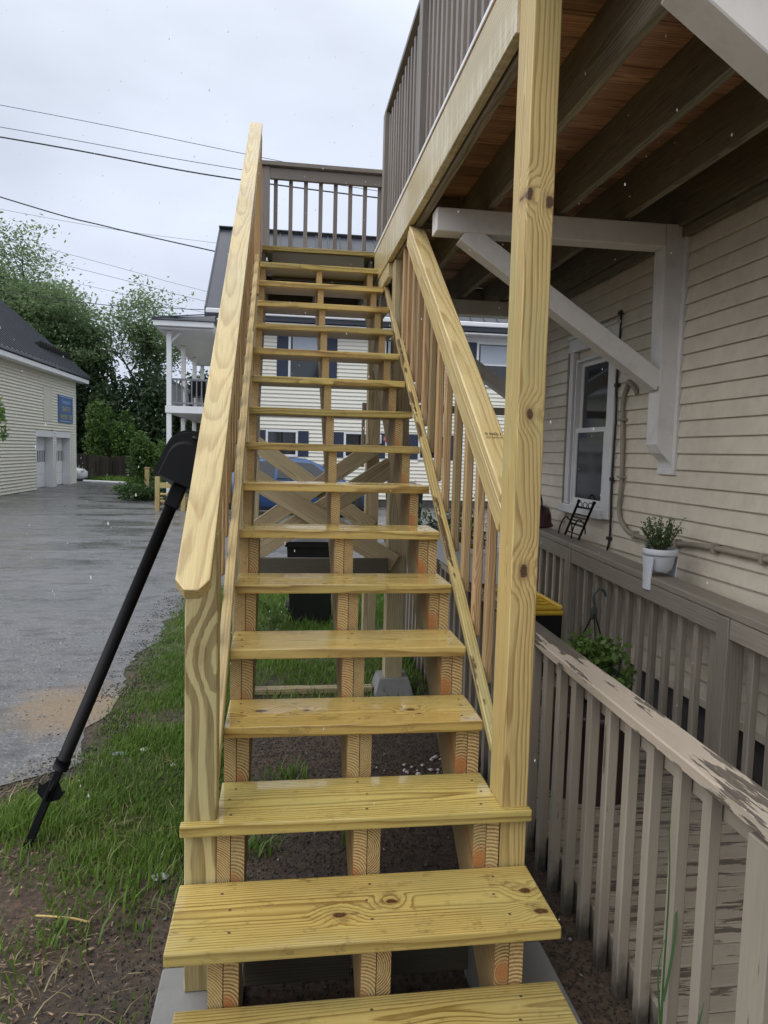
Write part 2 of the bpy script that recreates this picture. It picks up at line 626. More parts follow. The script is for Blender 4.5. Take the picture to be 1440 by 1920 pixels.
# palette -------------------------------------------------------------
PT_E, PT_L = (.60, .445, .175), (.36, .215, .062)
m_tread = wood('tread_wood', (.575, .425, .145), (.225, .125, .030), ring=.0088, rough=.38, wet=1., knots=.42, greenamt=.35, green=(.37, .37, .17), dirt=(.5, (.085, .05, .02)), wob=.5, pith=.05, tilt=.07, var=.42, hue=.8)
TRD = dict(rough=.42, wet=1., knots=.0, greenamt=.3, green=(.38, .37, .15), dirt=(.7, (.085, .05, .02)), wob=.4, pith=.05, tilt=.05, var=.2, ring=.0088, ktop=True)
m_tread1 = wood('knotty_tread_wood', (.575, .42, .135), (.225, .125, .030), kpos=KN1, **TRD)
m_tread3 = wood('brown_knot_tread_wood', (.575, .405, .125), (.235, .125, .03), kpos=KN3, **TRD)
m_postL = wood('left_post_wood', (.56, .465, .235), (.205, .13, .05), sharp=True, ring=.021, rough=.5, knots=.0, greenamt=.2, pith=.02, tilt=.09, wob=1.5, kpos=((.36, .0, .020),), soft=.85)
m_postR = wood('right_post_wood', (.56, .42, .175), (.30, .185, .06), ring=.0085, rough=.5, knots=.0, greenamt=.35, pith=.07, tilt=.05, kpos=((.20, -.004, .011), (-.30, -.002, .014), (.85, .028, .013), (.87, -.034, .011)))
m_post = wood('post_wood', (.53, .40, .175), (.31, .195, .065), ring=.013, rough=.5, knots=.22, greenamt=.3, pith=.06)
m_rail = wood('rail_wood', (.555, .43, .205), (.375, .25, .10), ring=.0105, tilt=.07, rough=.42, wet=.5, knots=.2, greenamt=.25, green=(.42, .42, .27))
m_brail = wood('bark_edge_rail_wood', (.55, .43, .18), (.33, .21, .075), ring=.0105, tilt=.07, rough=.42, wet=.5, knots=.25, greenamt=.4, green=(.42, .42, .22), bark=.9)
m_str = wood('stringer_wood', (.56, .405, .195), (.165, .085, .026), sharp=True, ring=.0075, rough=.55, knots=.12, greenamt=.2, heart=.9, pith=.035, hue=.1, wob=.5)
m_bal = wood('baluster_wood', (.46, .31, .16), (.23, .13, .055), ring=.007, rough=.55, knots=.2, greenamt=.15, heart=.3, var=.4)
m_brace = wood('brace_wood', (.43, .34, .20), (.20, .14, .07), ring=.012, tilt=.09, rough=.6, knots=.25, greenamt=.3, green=(.27, .27, .17))
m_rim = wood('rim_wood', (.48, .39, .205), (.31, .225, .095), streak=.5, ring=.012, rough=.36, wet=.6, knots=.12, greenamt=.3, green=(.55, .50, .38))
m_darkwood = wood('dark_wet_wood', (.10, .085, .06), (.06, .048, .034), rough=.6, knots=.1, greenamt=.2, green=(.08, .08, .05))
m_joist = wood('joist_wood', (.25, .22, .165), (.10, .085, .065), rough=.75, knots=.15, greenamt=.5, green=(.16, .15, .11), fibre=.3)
m_under = wood('deck_underside_wood', (.58, .335, .23), (.27, .145, .095), ring=.012, rough=.75, knots=.15, greenamt=.35, green=(.12, .05, .03), fibre=.25, var=.7)
m_grey = wood('weathered_stain_wood', (.26, .228, .19), (.18, .152, .124), ring=.012, rough=.6, knots=.1, greenamt=.25, green=(.27, .235, .20), contrast=.6, var=.25)
m_deckrail = wood('upper_rail_wood', (.20, .175, .155), (.13, .11, .098), ring=.012, rough=.5, knots=.1, greenamt=.25, green=(.24, .21, .20), contrast=.6, var=.3)
m_brkt = plain('bracket_paint', (.74, .725, .70), .55, var=.1, scale=4, bump=.06, dirt=.25, dcol=(.22, .19, .16))
m_pick = peel('picket_paint', (.275, .243, .197), (.13, .11, .09), .375, (2.0, 14, 14), soil=True)
m_cap = peel('cap_paint', (.405, .345, .275), (.105, .088, .07), .49, (1.9, 10, 10))
m_floor = peel('floor_paint', (.275, .24, .19), (.10, .08, .064), .46, (3.2, 24, 24))
m_sid = plain('vinyl_siding', (.665, .60, .49), .5, var=.11, streak=(.9, 7., 7.), dirt=.35, dcol=(.46, .40, .315))
m_sid2 = plain('cream_siding', (.78, .755, .655), .5, var=.05, streak=(.5, 4, 4), dirt=.12, dcol=(.55, .52, .42))
m_sid3 = plain('garage_siding', (.72, .695, .585), .55, var=.07, streak=(.4, 4, 4), dirt=.2, dcol=(.5, .48, .36))
m_white = plain('white_paint', (.78, .79, .80), .45, var=.06, scale=5, dirt=.15, dcol=(.55, .54, .52))
m_trim = plain('trim_white', (.72, .72, .72), .45, var=.08, scale=5, dirt=.2, dcol=(.4, .38, .35))
m_casing = plain('casing_brown', (.27, .22, .17), .55)
m_found = plain('foundation_stone', (.075, .07, .065), .85, var=.4, scale=14, bump=.5)
m_glass = glass_dark('window_glass')
m_blind = plain('blind', (.42, .46, .52), .6, var=.05)
m_navy = plain('navy_shutter', (.022, .032, .062), .55)
m_roof = plain('metal_roof', (.042, .047, .060), .38, var=.12, scale=1.2, metal=.2)
m_black = plain('black_paint', (.006, .006, .007), .5, var=.2, scale=18, spec=.18)
m_blackpl = plain('black_plastic', (.014, .015, .017), .38, var=.2)
m_concrete = plain('concrete', (.20, .20, .195), .7, var=.15, scale=14, bump=.25, dirt=.3, dcol=(.18, .17, .15))
m_metal = plain('galvanised', (.45, .46, .47), .4, metal=.8)
m_screw = plain('screw_head', (.10, .075, .04), .5, metal=.4)
m_conduit = plain('conduit_paint', (.30, .265, .21), .55, var=.15)
m_cable = plain('cable_black', (.02, .02, .02), .5)

# ================================================================== ground
def ground_material():
    t = NT('soil')
    P = t.geo('Position')
    n1 = t.noise(t.scale(P, (.9, .9, .9)), 1, 4, .6)
    n2 = t.noise(t.scale(P, (34, 34, 34)), 1, 5, .7)
    n3 = t.voro(t.scale(P, (70, 70, 70)), 1)['Color']
    c = t.mix(t.mr(n1, .35, .65), (.055, .040, .028), (.115, .076, .048))
    c = t.mix(t.mr(n2, .35, .7), c, (.022, .018, .016))
    c = t.mix(t.math('MULTIPLY', t.mr(t.sep(n3)[0], .86, .95), .25), c, (.16, .14, .12))
    far = t.mr(t.sep(P)[1], 7, 12)
    g = t.noise(t.scale(P, (1.7, 1.7, 1.7)), 1, 4, .7)
    c = t.mix(t.math('MULTIPLY', t.mr(g, .38, .58), t.mr(t.sep(P)[1], 2.2, 4.2, 0, .9)), c, (.060, .095, .028))
    t.bump(n2, .6, .012)
    return t.fin(c, t.mr(n1, .3, .7, .55, .85), spec=.3)


def asphalt_material():
    t = NT('wet_asphalt')
    P = t.geo('Position')
    X, Y, Z = t.sep(P)
    n1 = t.noise(t.scale(P, (.42, .95, .5)), 1, 5, .6)
    n2 = t.noise(t.scale(P, (60, 60, 60)), 1, 4, .7)
    n3 = t.noise(t.scale(P, (3., 6., 3.)), 1, 6, .65)
    vo = t.voro(t.scale(P, (95, 95, 95)), 1)
    c = t.mix(t.mr(n2, .3, .7), (.082, .083, .086), (.155, .155, .155))
    c = t.mix(t.math('MULTIPLY', t.mr(t.sep(vo['Color'])[1], .8, .95), .5), c, (.36, .35, .33))
    c = t.mix(t.math('MULTIPLY', t.mr(n3, .50, .64), .7), c, (.055, .056, .062))
    crack = t.noise(t.scale(P, (.35, 2.6, 1)), 1, 7, .62)
    cm = t.mr(t.math('ABSOLUTE', t.math('SUBTRACT', crack, .5)), 0, .008, 1, 0)
    c = t.mix(t.math('MULTIPLY', cm, .45), c, (.03, .03, .03))
    # sandy washout beside the lawn
    dx = t.math('DIVIDE', t.math('SUBTRACT', X, -1.62), .44)
    dy = t.math('DIVIDE', t.math('SUBTRACT', Y, 2.45), .50)
    d = t.math('ADD', t.math('SQRT', t.math('ADD', t.math('MULTIPLY', dx, dx), t.math('MULTIPLY', dy, dy))),
               t.math('MULTIPLY', t.math('SUBTRACT', t.noise(t.scale(P, (4.5, 4.5, 4.5)), 1, 5, .65), .5), 1.5))
    sm = t.mr(d, 1.15, .45)
    c = t.mix(t.math('MULTIPLY', sm, .75), c, t.mix(t.mr(n2, .3, .7), (.185, .125, .060), (.30, .205, .105)))
    wet = t.mr(n1, .40, .60)
    far = t.mr(Y, 3.5, 10.)
    wet = t.math('MULTIPLY', wet, t.mr(far, 0, 1, .55, 1.))
    pud = t.math('MULTIPLY', t.mr(n3, .46, .36), t.mr(Y, 6., 9.))
    ro = t.math('MAXIMUM', t.math('SUBTRACT', t.mr(wet, 0, 1, .50, .17), t.math('MULTIPLY', pud, .14)), .06)
    t.bump(t.math('MULTIPLY', t.math('ADD', t.math('MULTIPLY', n2, .8), t.math('MULTIPLY', n3, .6)), t.mr(wet, 0, 1, 1., .25)), .4, .010)
    return t.fin(c, ro)


m_soil = ground_material()
m_asph = asphalt_material()
S_ = 260
gv, gf = [], []
N = 90
xs = np.concatenate([np.linspace(-S_, -6, 12), np.linspace(-5.5, 4, 60), np.linspace(5, S_, 12)])
ys = np.concatenate([np.linspace(-60, -3, 8), np.linspace(-2.8, 8, 70), np.linspace(9, S_, 14)])
for y in ys:
    for x in xs:
        z = 0.0
        if -5 < x < 3.5 and -2.5 < y < 7.5:
            z = -.0012 - .005 * abs(mnoise.noise((x * 2.1, y * 2.1, 0)))
        gv.append((x, y, min(z, -.001)))
nx = len(xs)
for j in range(len(ys) - 1):
    for i in range(nx - 1):
        gf.append((j * nx + i, j * nx + i + 1, (j + 1) * nx + i + 1, (j + 1) * nx + i))
g = tri_mesh('ground', gv, gf, m_soil, n=4, kind='structure', smooth=True)

# driveway: ragged edge along the lawn, then open to the right beyond the stairs
edge = [(-14, -.6), (-9, -.1), (-6, .35), (-4, .7), (-2.7, 1.0), (-1.75, 1.28), (-1.38, 1.5), (-1.42, 2.0), (-1.36, 2.6), (-1.5, 3.4), (-1.36, 4.2),
        (-1.36, 5.2), (-1.1, 6.4), (-.4, 7.3), (1.0, 7.6), (3.5, 7.6), (30, 7.6)]
pts = []
for (a, b) in zip(edge[:-1], edge[1:]):
    n_ = max(2, int(math.dist(a, b) / .07)) if abs(a[0]) < 5 else 4
    n_ = min(n_, 60)
    for k in range(n_):
        u = k / n_
        x, y = a[0] + (b[0] - a[0]) * u, a[1] + (b[1] - a[1]) * u
        j = .10 * mnoise.noise((x * 3, y * 3, 3)) + .05 * mnoise.noise((x * 14, y * 14, 7))
        pts.append((x + j, y + j * (.8 if abs(b[0] - a[0]) > abs(b[1] - a[1]) else -.1)))
pts.append((30, 7.6))
from mathutils.geometry import tessellate_polygon
V = [(x, y, .003) for x, y in pts] + [(30, 7.6, .003), (30, 45, .003), (-14, 45, .003)]
tri = [t_ for t_ in tessellate_polygon([[Vector(v) for v in V]])]
tri = [t_ if (V[t_[1]][0] - V[t_[0]][0]) * (V[t_[2]][1] - V[t_[0]][1]) - (V[t_[1]][1] - V[t_[0]][1]) * (V[t_[2]][0] - V[t_[0]][0]) > 0 else t_[::-1] for t_ in tri]
mobj('driveway', V, tri, m_asph, kind='structure')
V = [(-14, -.6, .003), (-14, 45, .003), (-90, 45, .003), (-90, -.6, .003)]
pd = mobj('driveway', V, [(0, 1, 2, 3)], m_asph, kind='structure')
for a, b in ((-.64, -.372), (.362, .66)):
    pad = box('concrete_pad', (a, -1.35, -.1), (b, -.12, .028), m_concrete, None, .006, 'y')
    pad['kind'] = 'structure'

# ================================================================== staircase
RISE, RUN = .197568, .27033
SL = RISE / RUN
HYP = math.hypot(RISE, RUN)
CS, SN = RUN / HYP, RISE / HYP


def tz(i): return (i + 1) * RISE            # top of tread i (0 = lowest)


def fy(i): return (i - 3) * RUN             # nosing line of tread i


def nose(y): return 4 * RISE + SL * y       # height of the nosing line


ST = thing('staircase', (0, -.6, 0), 'new yellow lumber staircase with open risers climbing to the upper deck', 'staircase')
TH, TD, HW = .038, .286, .4572


def tread_mesh(name, x0, x1, y0, y1, z1, notches=(), mat=None):
    poly = [(x0, y0), (x1, y0)]
    if notches:
        nxl, nxr, ny = notches
        poly += [(x1, ny), (nxr, ny), (nxr, y1), (nxl, y1), (nxl, ny), (x0, ny)]
    else:
        poly += [(x1, y1), (x0, y1)]
    cx, cy, cz = (x0 + x1) / 2, (y0 + y1) / 2, z1 - TH / 2
    P = [(a - cx, b - cy) for a, b in poly]
    o = prism(name, P, 2, -TH / 2, TH / 2, mat or m_tread, ST, Matrix.Translation((cx, cy, cz)))
    import bmesh
    bm = bmesh.new(); bm.from_mesh(o.data)
    es = [e for e in bm.edges if len(e.link_faces) == 2 and e.calc_face_angle(0) > .5]
    bmesh.ops.bevel(bm, geom=es, offset=.005, segments=2, profile=.6, affect='EDGES')
    bm.to_mesh(o.data); bm.free()
    return o


STR_X = [(-.4572, -.4165), (-.4140, -.3728), (-.0285, .0138), (.0163, .0575), (.3660, .4075), (.4100, .4516)]
for i in range(17):
    y0 = fy(i)
    x0, x1 = -HW, HW
    if i == 0: x0, x1 = -.545, .555
    if i == 1: x0, x1 = -.568, .545
    j = .004 * (random.random() - .5)
    if i == 2:
        o = tread_mesh('tread', -.567, .552, y0 - .004, y0 + TD, tz(i), (-.462, .458, y0 + .028))
    else:
        o = tread_mesh('tread', x0 + j, x1 + j, y0 - (.028 if i == 1 else 0), y0 + TD, tz(i), (), {1: m_tread1, 3: m_tread3}.get(i))
    # pairs of screws over every stringer
    mb = MB()
    for sx in (-.42, .012, .41):
        for yy in (.055, .15, .235):
            cx, cy = sx + random.uniform(-.02, .02), y0 + yy + random.uniform(-.012, .012)
            V, F = lathe_geo([(.0001, .0009), (.0042, .0009), (.0052, .0002)], (cx, cy, tz(i)), 7)
            mb.add(V, F)
    mb.build('screw_heads', m_screw, o, kind='stuff')


def stringer(x0, x1, i0, i1, mat):
    """saw-tooth stringer between tread i0 and i1; local X runs along the slope"""
    prof = []
    nb = .026                                   # nosing overhang
    yb = fy(i0) + nb
    for i in range(i0, i1 + 1):
        y = fy(i) + nb
        prof.append((y, tz(i) - RISE - TH if i > i0 else max(.030, tz(i) - RISE - TH)))
        prof.append((y, tz(i) - TH))
    yend = fy(i1) + nb + RUN
    prof.append((yend, tz(i1) - TH))
    thr = .150                                  # vertical throat
    prof.append((yend, tz(i1) - TH - thr - .06))
    ylow = fy(i0) + nb + .34
    lowz = lambda y: nose(y - nb) - RISE - TH - thr - .03
    if lowz(fy(i0) + nb) < .03:
        yl = (.03 + RISE + TH + thr + .03 - 4 * RISE) / SL + nb
        prof.append((yl, .030))
    else:
        prof.append((fy(i0) + nb, lowz(fy(i0) + nb)))
    yc, zc = fy((i0 + i1) // 2), tz((i0 + i1) // 2) - .2
    xc = (x0 + x1) / 2
    M = Matrix(((0, 0, 1, xc), (CS, -SN, 0, yc), (SN, CS, 0, zc), (0, 0, 0, 1)))
    loc = [((y - yc) * CS + (z - zc) * SN, -(y - yc) * SN + (z - zc) * CS) for y, z in prof]
    o = prism('stringer', loc, 2, -(x1 - x0) / 2, (x1 - x0) / 2, mat, ST, M)
    import bmesh
    bm = bmesh.new(); bm.from_mesh(o.data)
    bmesh.ops.triangulate(bm, faces=[f for f in bm.faces if len(f.verts) > 4])
    bm.to_mesh(o.data); bm.free()
    return o


for k, (a, b) in enumerate(STR_X):
    long_ = k in (0, 2, 4)
    stringer(a, b, 0, 15 if long_ else 6, m_str)
# kicker boards between the stringers at the foot
for a, b in ((-.372, -.030), (.059, .365)):
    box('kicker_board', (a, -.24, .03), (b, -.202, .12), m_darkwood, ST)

# newel posts
PY0, PY1 = -.243, -.154
box('newel_post', (-.5565, PY0, .029), (-.4585, PY1, 1.488), m_postL, ST, .004, 'z')
box('newel_post', (.4575, PY0, .029), (.5465, -.103, 3.322), m_postR, ST, .004, 'z')
box('newel_post', (-.550, 3.40, 2.95), (-.461, 3.489, 4.165), m_bal, ST, .004, 'z')


def rail_pt(x, y, h): return (x, y, nose(y) + h)


UPS = Vector((0, -SN, CS))
# handrail caps: flat two-by-fours; the left one runs past its post and has clipped corners
capz = -.019 / CS


def cap_left():
    L0, L1 = -.47, 3.53
    x0, x1 = -.556, -.462
    p0, p1 = Vector(rail_pt(-.509, L0, .925 + capz)), Vector(rail_pt(-.509, L1, .925 + capz))
    M = frame(p0, p1, UPS)
    L = (p1 - p0).length
    w = (x1 - x0) / 2
    poly = [(-L / 2, -.020), (-L / 2 + .040, -w), (L / 2, -w), (L / 2, w), (-L / 2 + .040, w), (-L / 2, .020)]
    o = prism('handrail_cap', poly, 2, -.019, .019, m_rail, ST, M)
    import bmesh
    bm = bmesh.new(); bm.from_mesh(o.data)
    es = [e for e in bm.edges if len(e.link_faces) == 2 and e.calc_face_angle(0) > .5]
    bmesh.ops.bevel(bm, geom=es, offset=.004, segments=2, profile=.6, affect='EDGES')
    bm.to_mesh(o.data); bm.free()


cap_left()
capR = board('handrail_cap', rail_pt(.5015, -.099, .905 + capz), rail_pt(.5015, 1.92, .905 + capz), .089, .040, m_rail, ST, UPS, .005)
zt = .905 - .040 / CS
for sx, hh, y0, y1 in ((.4765, zt, -.099, 1.98), (-.4865, .925 - .040 / CS, -.150, 3.40)):
    board('handrail_board', rail_pt(sx, y0, hh - .0445 / CS), rail_pt(sx, y1, hh - .0445 / CS), .089, .036, m_rail, ST, (1, 0, 0), .004)
# bottom rails in two lengths
for sx in (.4785, -.4785):
    board('bottom_rail', rail_pt(sx, -.099 if sx > 0 else -.150, .010), rail_pt(sx, 2.28, .010), .038, .040, m_brail if sx > 0 else m_rail, ST, (1, 0, 0), .004)
    board('bottom_rail', rail_pt(sx + (.006 if sx > 0 else -.006), 2.10, -.045), rail_pt(sx + (.006 if sx > 0 else -.006), 3.46, -.045), .038, .032, m_rail, ST, (1, 0, 0), .004)
# balusters on the outer side of both rails
BY = [.16, .345, .54, .745, .965, 1.16, 1.355, 1.56, 1.76, 1.95, 2.14, 2.33]
for y in BY:
    top = min(nose(y) + .905 - .045 / CS, 3.08)
    o = box('baluster', (.4985, y, nose(y) - .035), (.5345, y + .037, top), m_bal, ST, .006, 'z')
for y in [.05 + .19 * k for k in range(18)]:
    top = nose(y) + .925 - .045 / CS
    box('baluster', (-.5425, y, nose(y) - .035), (-.5065, y + .037, top), m_bal, ST, .006, 'z')

# grade stamp printed on the right cap
SY = .17
stM = frame(Vector(rail_pt(.47, SY, .9055)), Vector(rail_pt(.53, SY, .9055)), UPS)
m_ink = plain('stamp_ink', (.03, .022, .015), .7)
text_mesh('stamp_print', 'S NO.1', .021, stM @ Matrix.Translation((.004, 0, .0035)), m_ink, capR, .0003)
text_mesh('stamp_print', 'SYP  KD19  HT', .010, stM @ Matrix.Translation((.004, -.022, .0035)), m_ink, capR, .0003)

# landing and its supports
for k, y in enumerate(np.arange(3.795, 4.40, .145)):
    box('landing_board', (-.50, y, tz(16) - .032), (.44, y + .138, tz(16) - .004), m_grey, ST, .003)
for x0, x1 in ((-.46, -.422), (-.02, .018), (.405, .443)):
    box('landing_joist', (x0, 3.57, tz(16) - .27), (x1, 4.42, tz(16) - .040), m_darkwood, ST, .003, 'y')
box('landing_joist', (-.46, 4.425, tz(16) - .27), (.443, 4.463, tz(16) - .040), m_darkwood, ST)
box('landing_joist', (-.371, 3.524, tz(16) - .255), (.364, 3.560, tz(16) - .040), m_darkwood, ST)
for (x0, x1, y0, y1, z0, z1) in ((.482, .612, 2.60, 2.72, .095, 3.075), (-.60, -.475, 2.60, 2.72, .0, 2.45), (.478, .595, 4.0, 4.115, .0, 3.075), (-.60, -.472, 4.0, 4.115, 0, 3.08)):
    box('landing_post', (x0, y0, z0), (x1, y1, z1), m_brace, ST, .004, 'z')
# deck block under the right front post
V, F = [], []
for s, z in ((.145, -.02), (.105, .12)):
    V += [(.547 - s, 2.66 - s, z), (.547 + s, 2.66 - s, z), (.547 + s, 2.66 + s, z), (.547 - s, 2.66 + s, z)]
F = [(0, 1, 5, 4), (1, 2, 6, 5), (2, 3, 7, 6), (3, 0, 4, 7), (4, 5, 6, 7)]
tag(mobj('deck_block', V, F, m_concrete), 'tapered grey concrete deck block under the tall support post', 'concrete block')
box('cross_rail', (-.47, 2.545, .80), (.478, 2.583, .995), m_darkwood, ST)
box('ground_plate', (-.47, 2.62, .0), (.40, 2.70, .04), m_brace, ST)
for p0, p1, y in (((-.49, 1.555), (.53, .955), 2.590), ((-.47, 1.02), (.50, 1.645), 2.632)):
    board('cross_brace', (p0[0], y, p0[1]), (p1[0], y, p1[1]), .138, .036, m_brace, ST, (0, 1, 0), .003)
for p0, p1, y in (((-.52, 1.80), (.54, 1.06), 3.978), ((-.50, 1.04), (.52, 1.77), 3.936)):
    board('cross_brace', (p0[0], y, p0[1]), (p1[0], y, p1[1]), .138, .036, m_brace, ST, (0, 1, 0), .003)

# ================================================================== upper deck
DZ = 17 * RISE
UD = thing('upper_deck', (1.2, 1.6, 0), 'raised wooden deck with dark joists and grey railing overhead beside the house', 'deck')
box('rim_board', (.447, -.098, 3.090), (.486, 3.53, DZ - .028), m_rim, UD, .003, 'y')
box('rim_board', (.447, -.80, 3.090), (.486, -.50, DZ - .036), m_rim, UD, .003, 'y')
box('edge_trim', (.4440, -.098, DZ - .014), (.4512, 3.50, DZ + .006), m_white, UD, .001, 'y')
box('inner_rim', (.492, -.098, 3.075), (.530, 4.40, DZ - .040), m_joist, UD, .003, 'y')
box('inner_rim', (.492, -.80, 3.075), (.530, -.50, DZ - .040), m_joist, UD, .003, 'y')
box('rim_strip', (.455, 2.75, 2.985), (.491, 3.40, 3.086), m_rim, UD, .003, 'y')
for k, y in enumerate(np.arange(-.84, 4.38, .142)):
    box('deck_board', (.452 if k not in (4, 5) else .550, y, DZ - .034 + random.uniform(-.006, .004)), (1.985, y + .1405, DZ), m_under, UD, .009, 'x')
for x in (.84, 1.246, 1.622):
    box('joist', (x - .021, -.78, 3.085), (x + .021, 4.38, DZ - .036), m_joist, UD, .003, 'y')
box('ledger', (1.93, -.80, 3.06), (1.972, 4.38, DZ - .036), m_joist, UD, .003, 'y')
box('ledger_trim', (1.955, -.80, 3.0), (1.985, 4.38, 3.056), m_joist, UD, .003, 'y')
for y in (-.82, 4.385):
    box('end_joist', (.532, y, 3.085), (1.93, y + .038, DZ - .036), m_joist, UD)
box('joist_block', (.532, 2.06, 3.12), (.80, 2.10, DZ - .036), m_joist, UD)
box('cross_board', (.445, 4.120, 2.115), (1.985, 4.158, 2.185), m_grey, UD)
box('hanging_bar', (.446, 4.160, 1.60), (.474, 4.188, 2.19), m_grey, UD, .003, 'z')

# railing of the deck
for y in np.arange(-.72, 3.36, .118):
    if abs(y - 1.86) < .06: continue
    box('baluster', (.515, y, DZ + .02), (.551, y + .036, DZ + .985), m_deckrail, UD, .003, 'z')
box('railing_post', (.485, 1.83, DZ + .002), (.575, 1.92, DZ + 1.03), m_deckrail, UD, .003, 'z')
box('railing_post', (.485, 3.36, DZ + .002), (.575, 3.45, DZ + 1.03), m_deckrail, UD, .003, 'z')
box('railing_board', (.553, -.8, DZ + .90), (.589, 3.355, DZ + .985), m_deckrail, UD, .003, 'y')
box('railing_board', (.553, -.8, DZ + .06), (.589, 3.355, DZ + .145), m_deckrail, UD, .003, 'y')
box('railing_cap', (.495, -.8, DZ + 1.032), (.615, 3.455, DZ + 1.068), m_deckrail, UD, .003, 'y')
# end railing across the landing
for x in np.arange(-.382, 1.95, .1365):
    box('baluster', (x, 4.415, DZ + .03), (x + .036, 4.451, DZ + .915), m_deckrail, UD, .003, 'z')
for x in (-.505, 1.88):
    box('railing_post', (x, 4.372, DZ - .25), (x + .088, 4.460, DZ + .925), m_deckrail, UD, .003, 'z')
box('railing_board', (-.415, 4.375, DZ + .82), (1.878, 4.412, DZ + .915), m_deckrail, UD)
box('railing_board', (-.415, 4.375, DZ + .07), (1.878, 4.412, DZ + .155), m_deckrail, UD)
box('railing_cap', (-.515, 4.345, DZ + .928), (1.985, 4.485, DZ + .965), m_deckrail, UD)


def bracket(yc, th=.125):
    y0, y1 = yc - th / 2, yc + th / 2
    # wall post with a scrolled foot
    prof = [(1.969, 1.70), (1.969, 3.07), (1.862, 3.07), (1.862, 2.90), (1.875, 2.26), (1.875, 1.83)]
    for k in range(7):
        t = k / 6
        prof.append((1.878 + .042 * t, 1.825 - .055 * math.sin(t * 1.57)))
    for k in range(7):
        t = k / 6
        prof.append((1.925 + .043 * math.sin(t * 1.57), 1.762 - .060 * t))
    o = prism('wall_bracket', prof, 1, y0, y1, m_brkt, UD)
    board('bracket_beam', (.536, yc, 3.008), (1.860, yc, 3.008), th, .125, m_brkt, o, (0, 0, 1), .004)
    board('bracket_brace', (.70, yc + .002, 2.955), (1.885, yc + .002, 2.185), th - .012, .108, m_brkt, o, (0, 0, 1), .004)
    box('bracket_plate', (1.970, y0 - .03, 1.655), (2.012, y1 + .03, 3.05), m_brkt, o, .002, 'z')
    return o


bracket(-.66); bracket(1.55); bracket(3.80)

# ================================================================== neighbour house on the right
WX = 2.0
HS = thing('house', (WX, 0, 0), 'house wall of stained beige clapboard beside the porch walkway', 'house')
FARY = 3.93
# wall core behind the siding, with the window opening left out
WY0, WY1, WZ0, WZ1 = 2.40, 2.95, 1.39, 2.47        # window opening
for nm, lo, hi in (('wall', (WX + .012, -7, .42), (WX + .3, WY0, 6.4)), ('wall', (WX + .012, WY1, .42), (WX + .3, FARY, 6.4)),
                   ('wall', (WX + .012, WY0, .42), (WX + .3, WY1, WZ0)), ('wall', (WX + .012, WY0, WZ1), (WX + .3, WY1, 6.4))):
    box(nm, lo, hi, m_sid, HS, .001)
box('wall', (WX + .302, FARY - .3, .42), (9.5, FARY, 6.4), m_sid, HS, .001)
box('wall', (WX + .302, -7, .42), (9.5, -6.7, 6.4), m_sid, HS, .001)
box('wall', (9.2, -6.698, .42), (9.5, FARY - .302, 6.4), m_sid, HS, .001)
box('foundation', (WX + .05, -6.95, -.2), (9.45, FARY - .05, .418), m_found, HS, .002)
mobj('roof', [(1.6, -7.3, 6.30), (1.6, FARY + .4, 6.30), (5.75, FARY + .4, 9.2), (5.75, -7.3, 9.2), (9.9, -7.3, 6.30), (9.9, FARY + .4, 6.30),
              (1.6, -7.3, 6.42), (1.6, FARY + .4, 6.42), (5.75, FARY + .4, 9.34), (5.75, -7.3, 9.34), (9.9, -7.3, 6.42), (9.9, FARY + .4, 6.42)],
     [(0, 3, 2, 1), (3, 4, 5, 2), (6, 7, 8, 9), (9, 8, 11, 10), (0, 1, 7, 6), (4, 10, 11, 5), (1, 2, 8, 7), (2, 5, 11, 8), (0, 6, 9, 3), (3, 9, 10, 4)], m_roof, HS)
EXPO = .0935
SIDME = {}


def clap(y0, y1, z, h=EXPO, x=WX):
    """one course of clapboard siding, butt 13 mm proud of the wall"""
    L = y1 - y0
    key = round(L, 3)
    if key not in SIDME:
        p = [(.010, h + .014), (-.001, h + .014), (-.020, .003), (-.0195, -.003), (-.0155, -.003), (-.012, .012), (.010, .014)]
        V = [(a, s * L / 2, b) for s in (-1, 1) for a, b in p]
        n = len(p)
        F = [(i, n + i, n + (i + 1) % n, (i + 1) % n) for i in range(n)] + [tuple(range(n)), tuple(range(2 * n - 1, n - 1, -1))]
        me = mesh_from('siding_board', V, F, m_sid)
        import bmesh
        bm = bmesh.new(); bm.from_mesh(me)
        bmesh.ops.recalc_face_normals(bm, faces=bm.faces)
        bm.to_mesh(me); bm.free()
        SIDME[key] = me
    o = bpy.data.objects.new('siding_board', SIDME[key])
    return put(o, Matrix.Translation((x, (y0 + y1) / 2, z)), HS)


TRY0, TRY1, TRZ0, TRZ1 = 2.262, 3.085, 1.315, 2.655     # outside of the window casing
BR = (-.755, -.565, 1.455, 1.645, 3.705, 3.895)
z = .475
while z < 6.3:
    inz = z + EXPO > TRZ0 and z < TRZ1
    inb = 1.66 < z and z < 3.06
    cuts = []
    if inz: cuts.append((TRY0, TRY1))
    if inb: cuts += [(1.456, 1.644), (3.706, 3.894), (-.754, -.566)]
    cuts.sort()
    if 2.95 < z < 3.36: z += EXPO; continue
    y = -7.0
    for a, b in cuts + [(FARY - .06, None)]:
        if a - y > .03: clap(y, a - .002, z)
        if b is not None: y = b + .002
    z += EXPO
box('corner_trim', (WX - .028, FARY - .058, .40), (WX + .05, FARY + .02, 6.3), m_white, HS, .002, 'z')
box('sill_board', (WX - .025, -7, .425), (WX + .011, FARY - .06, .472), m_sid, HS, .002, 'y')

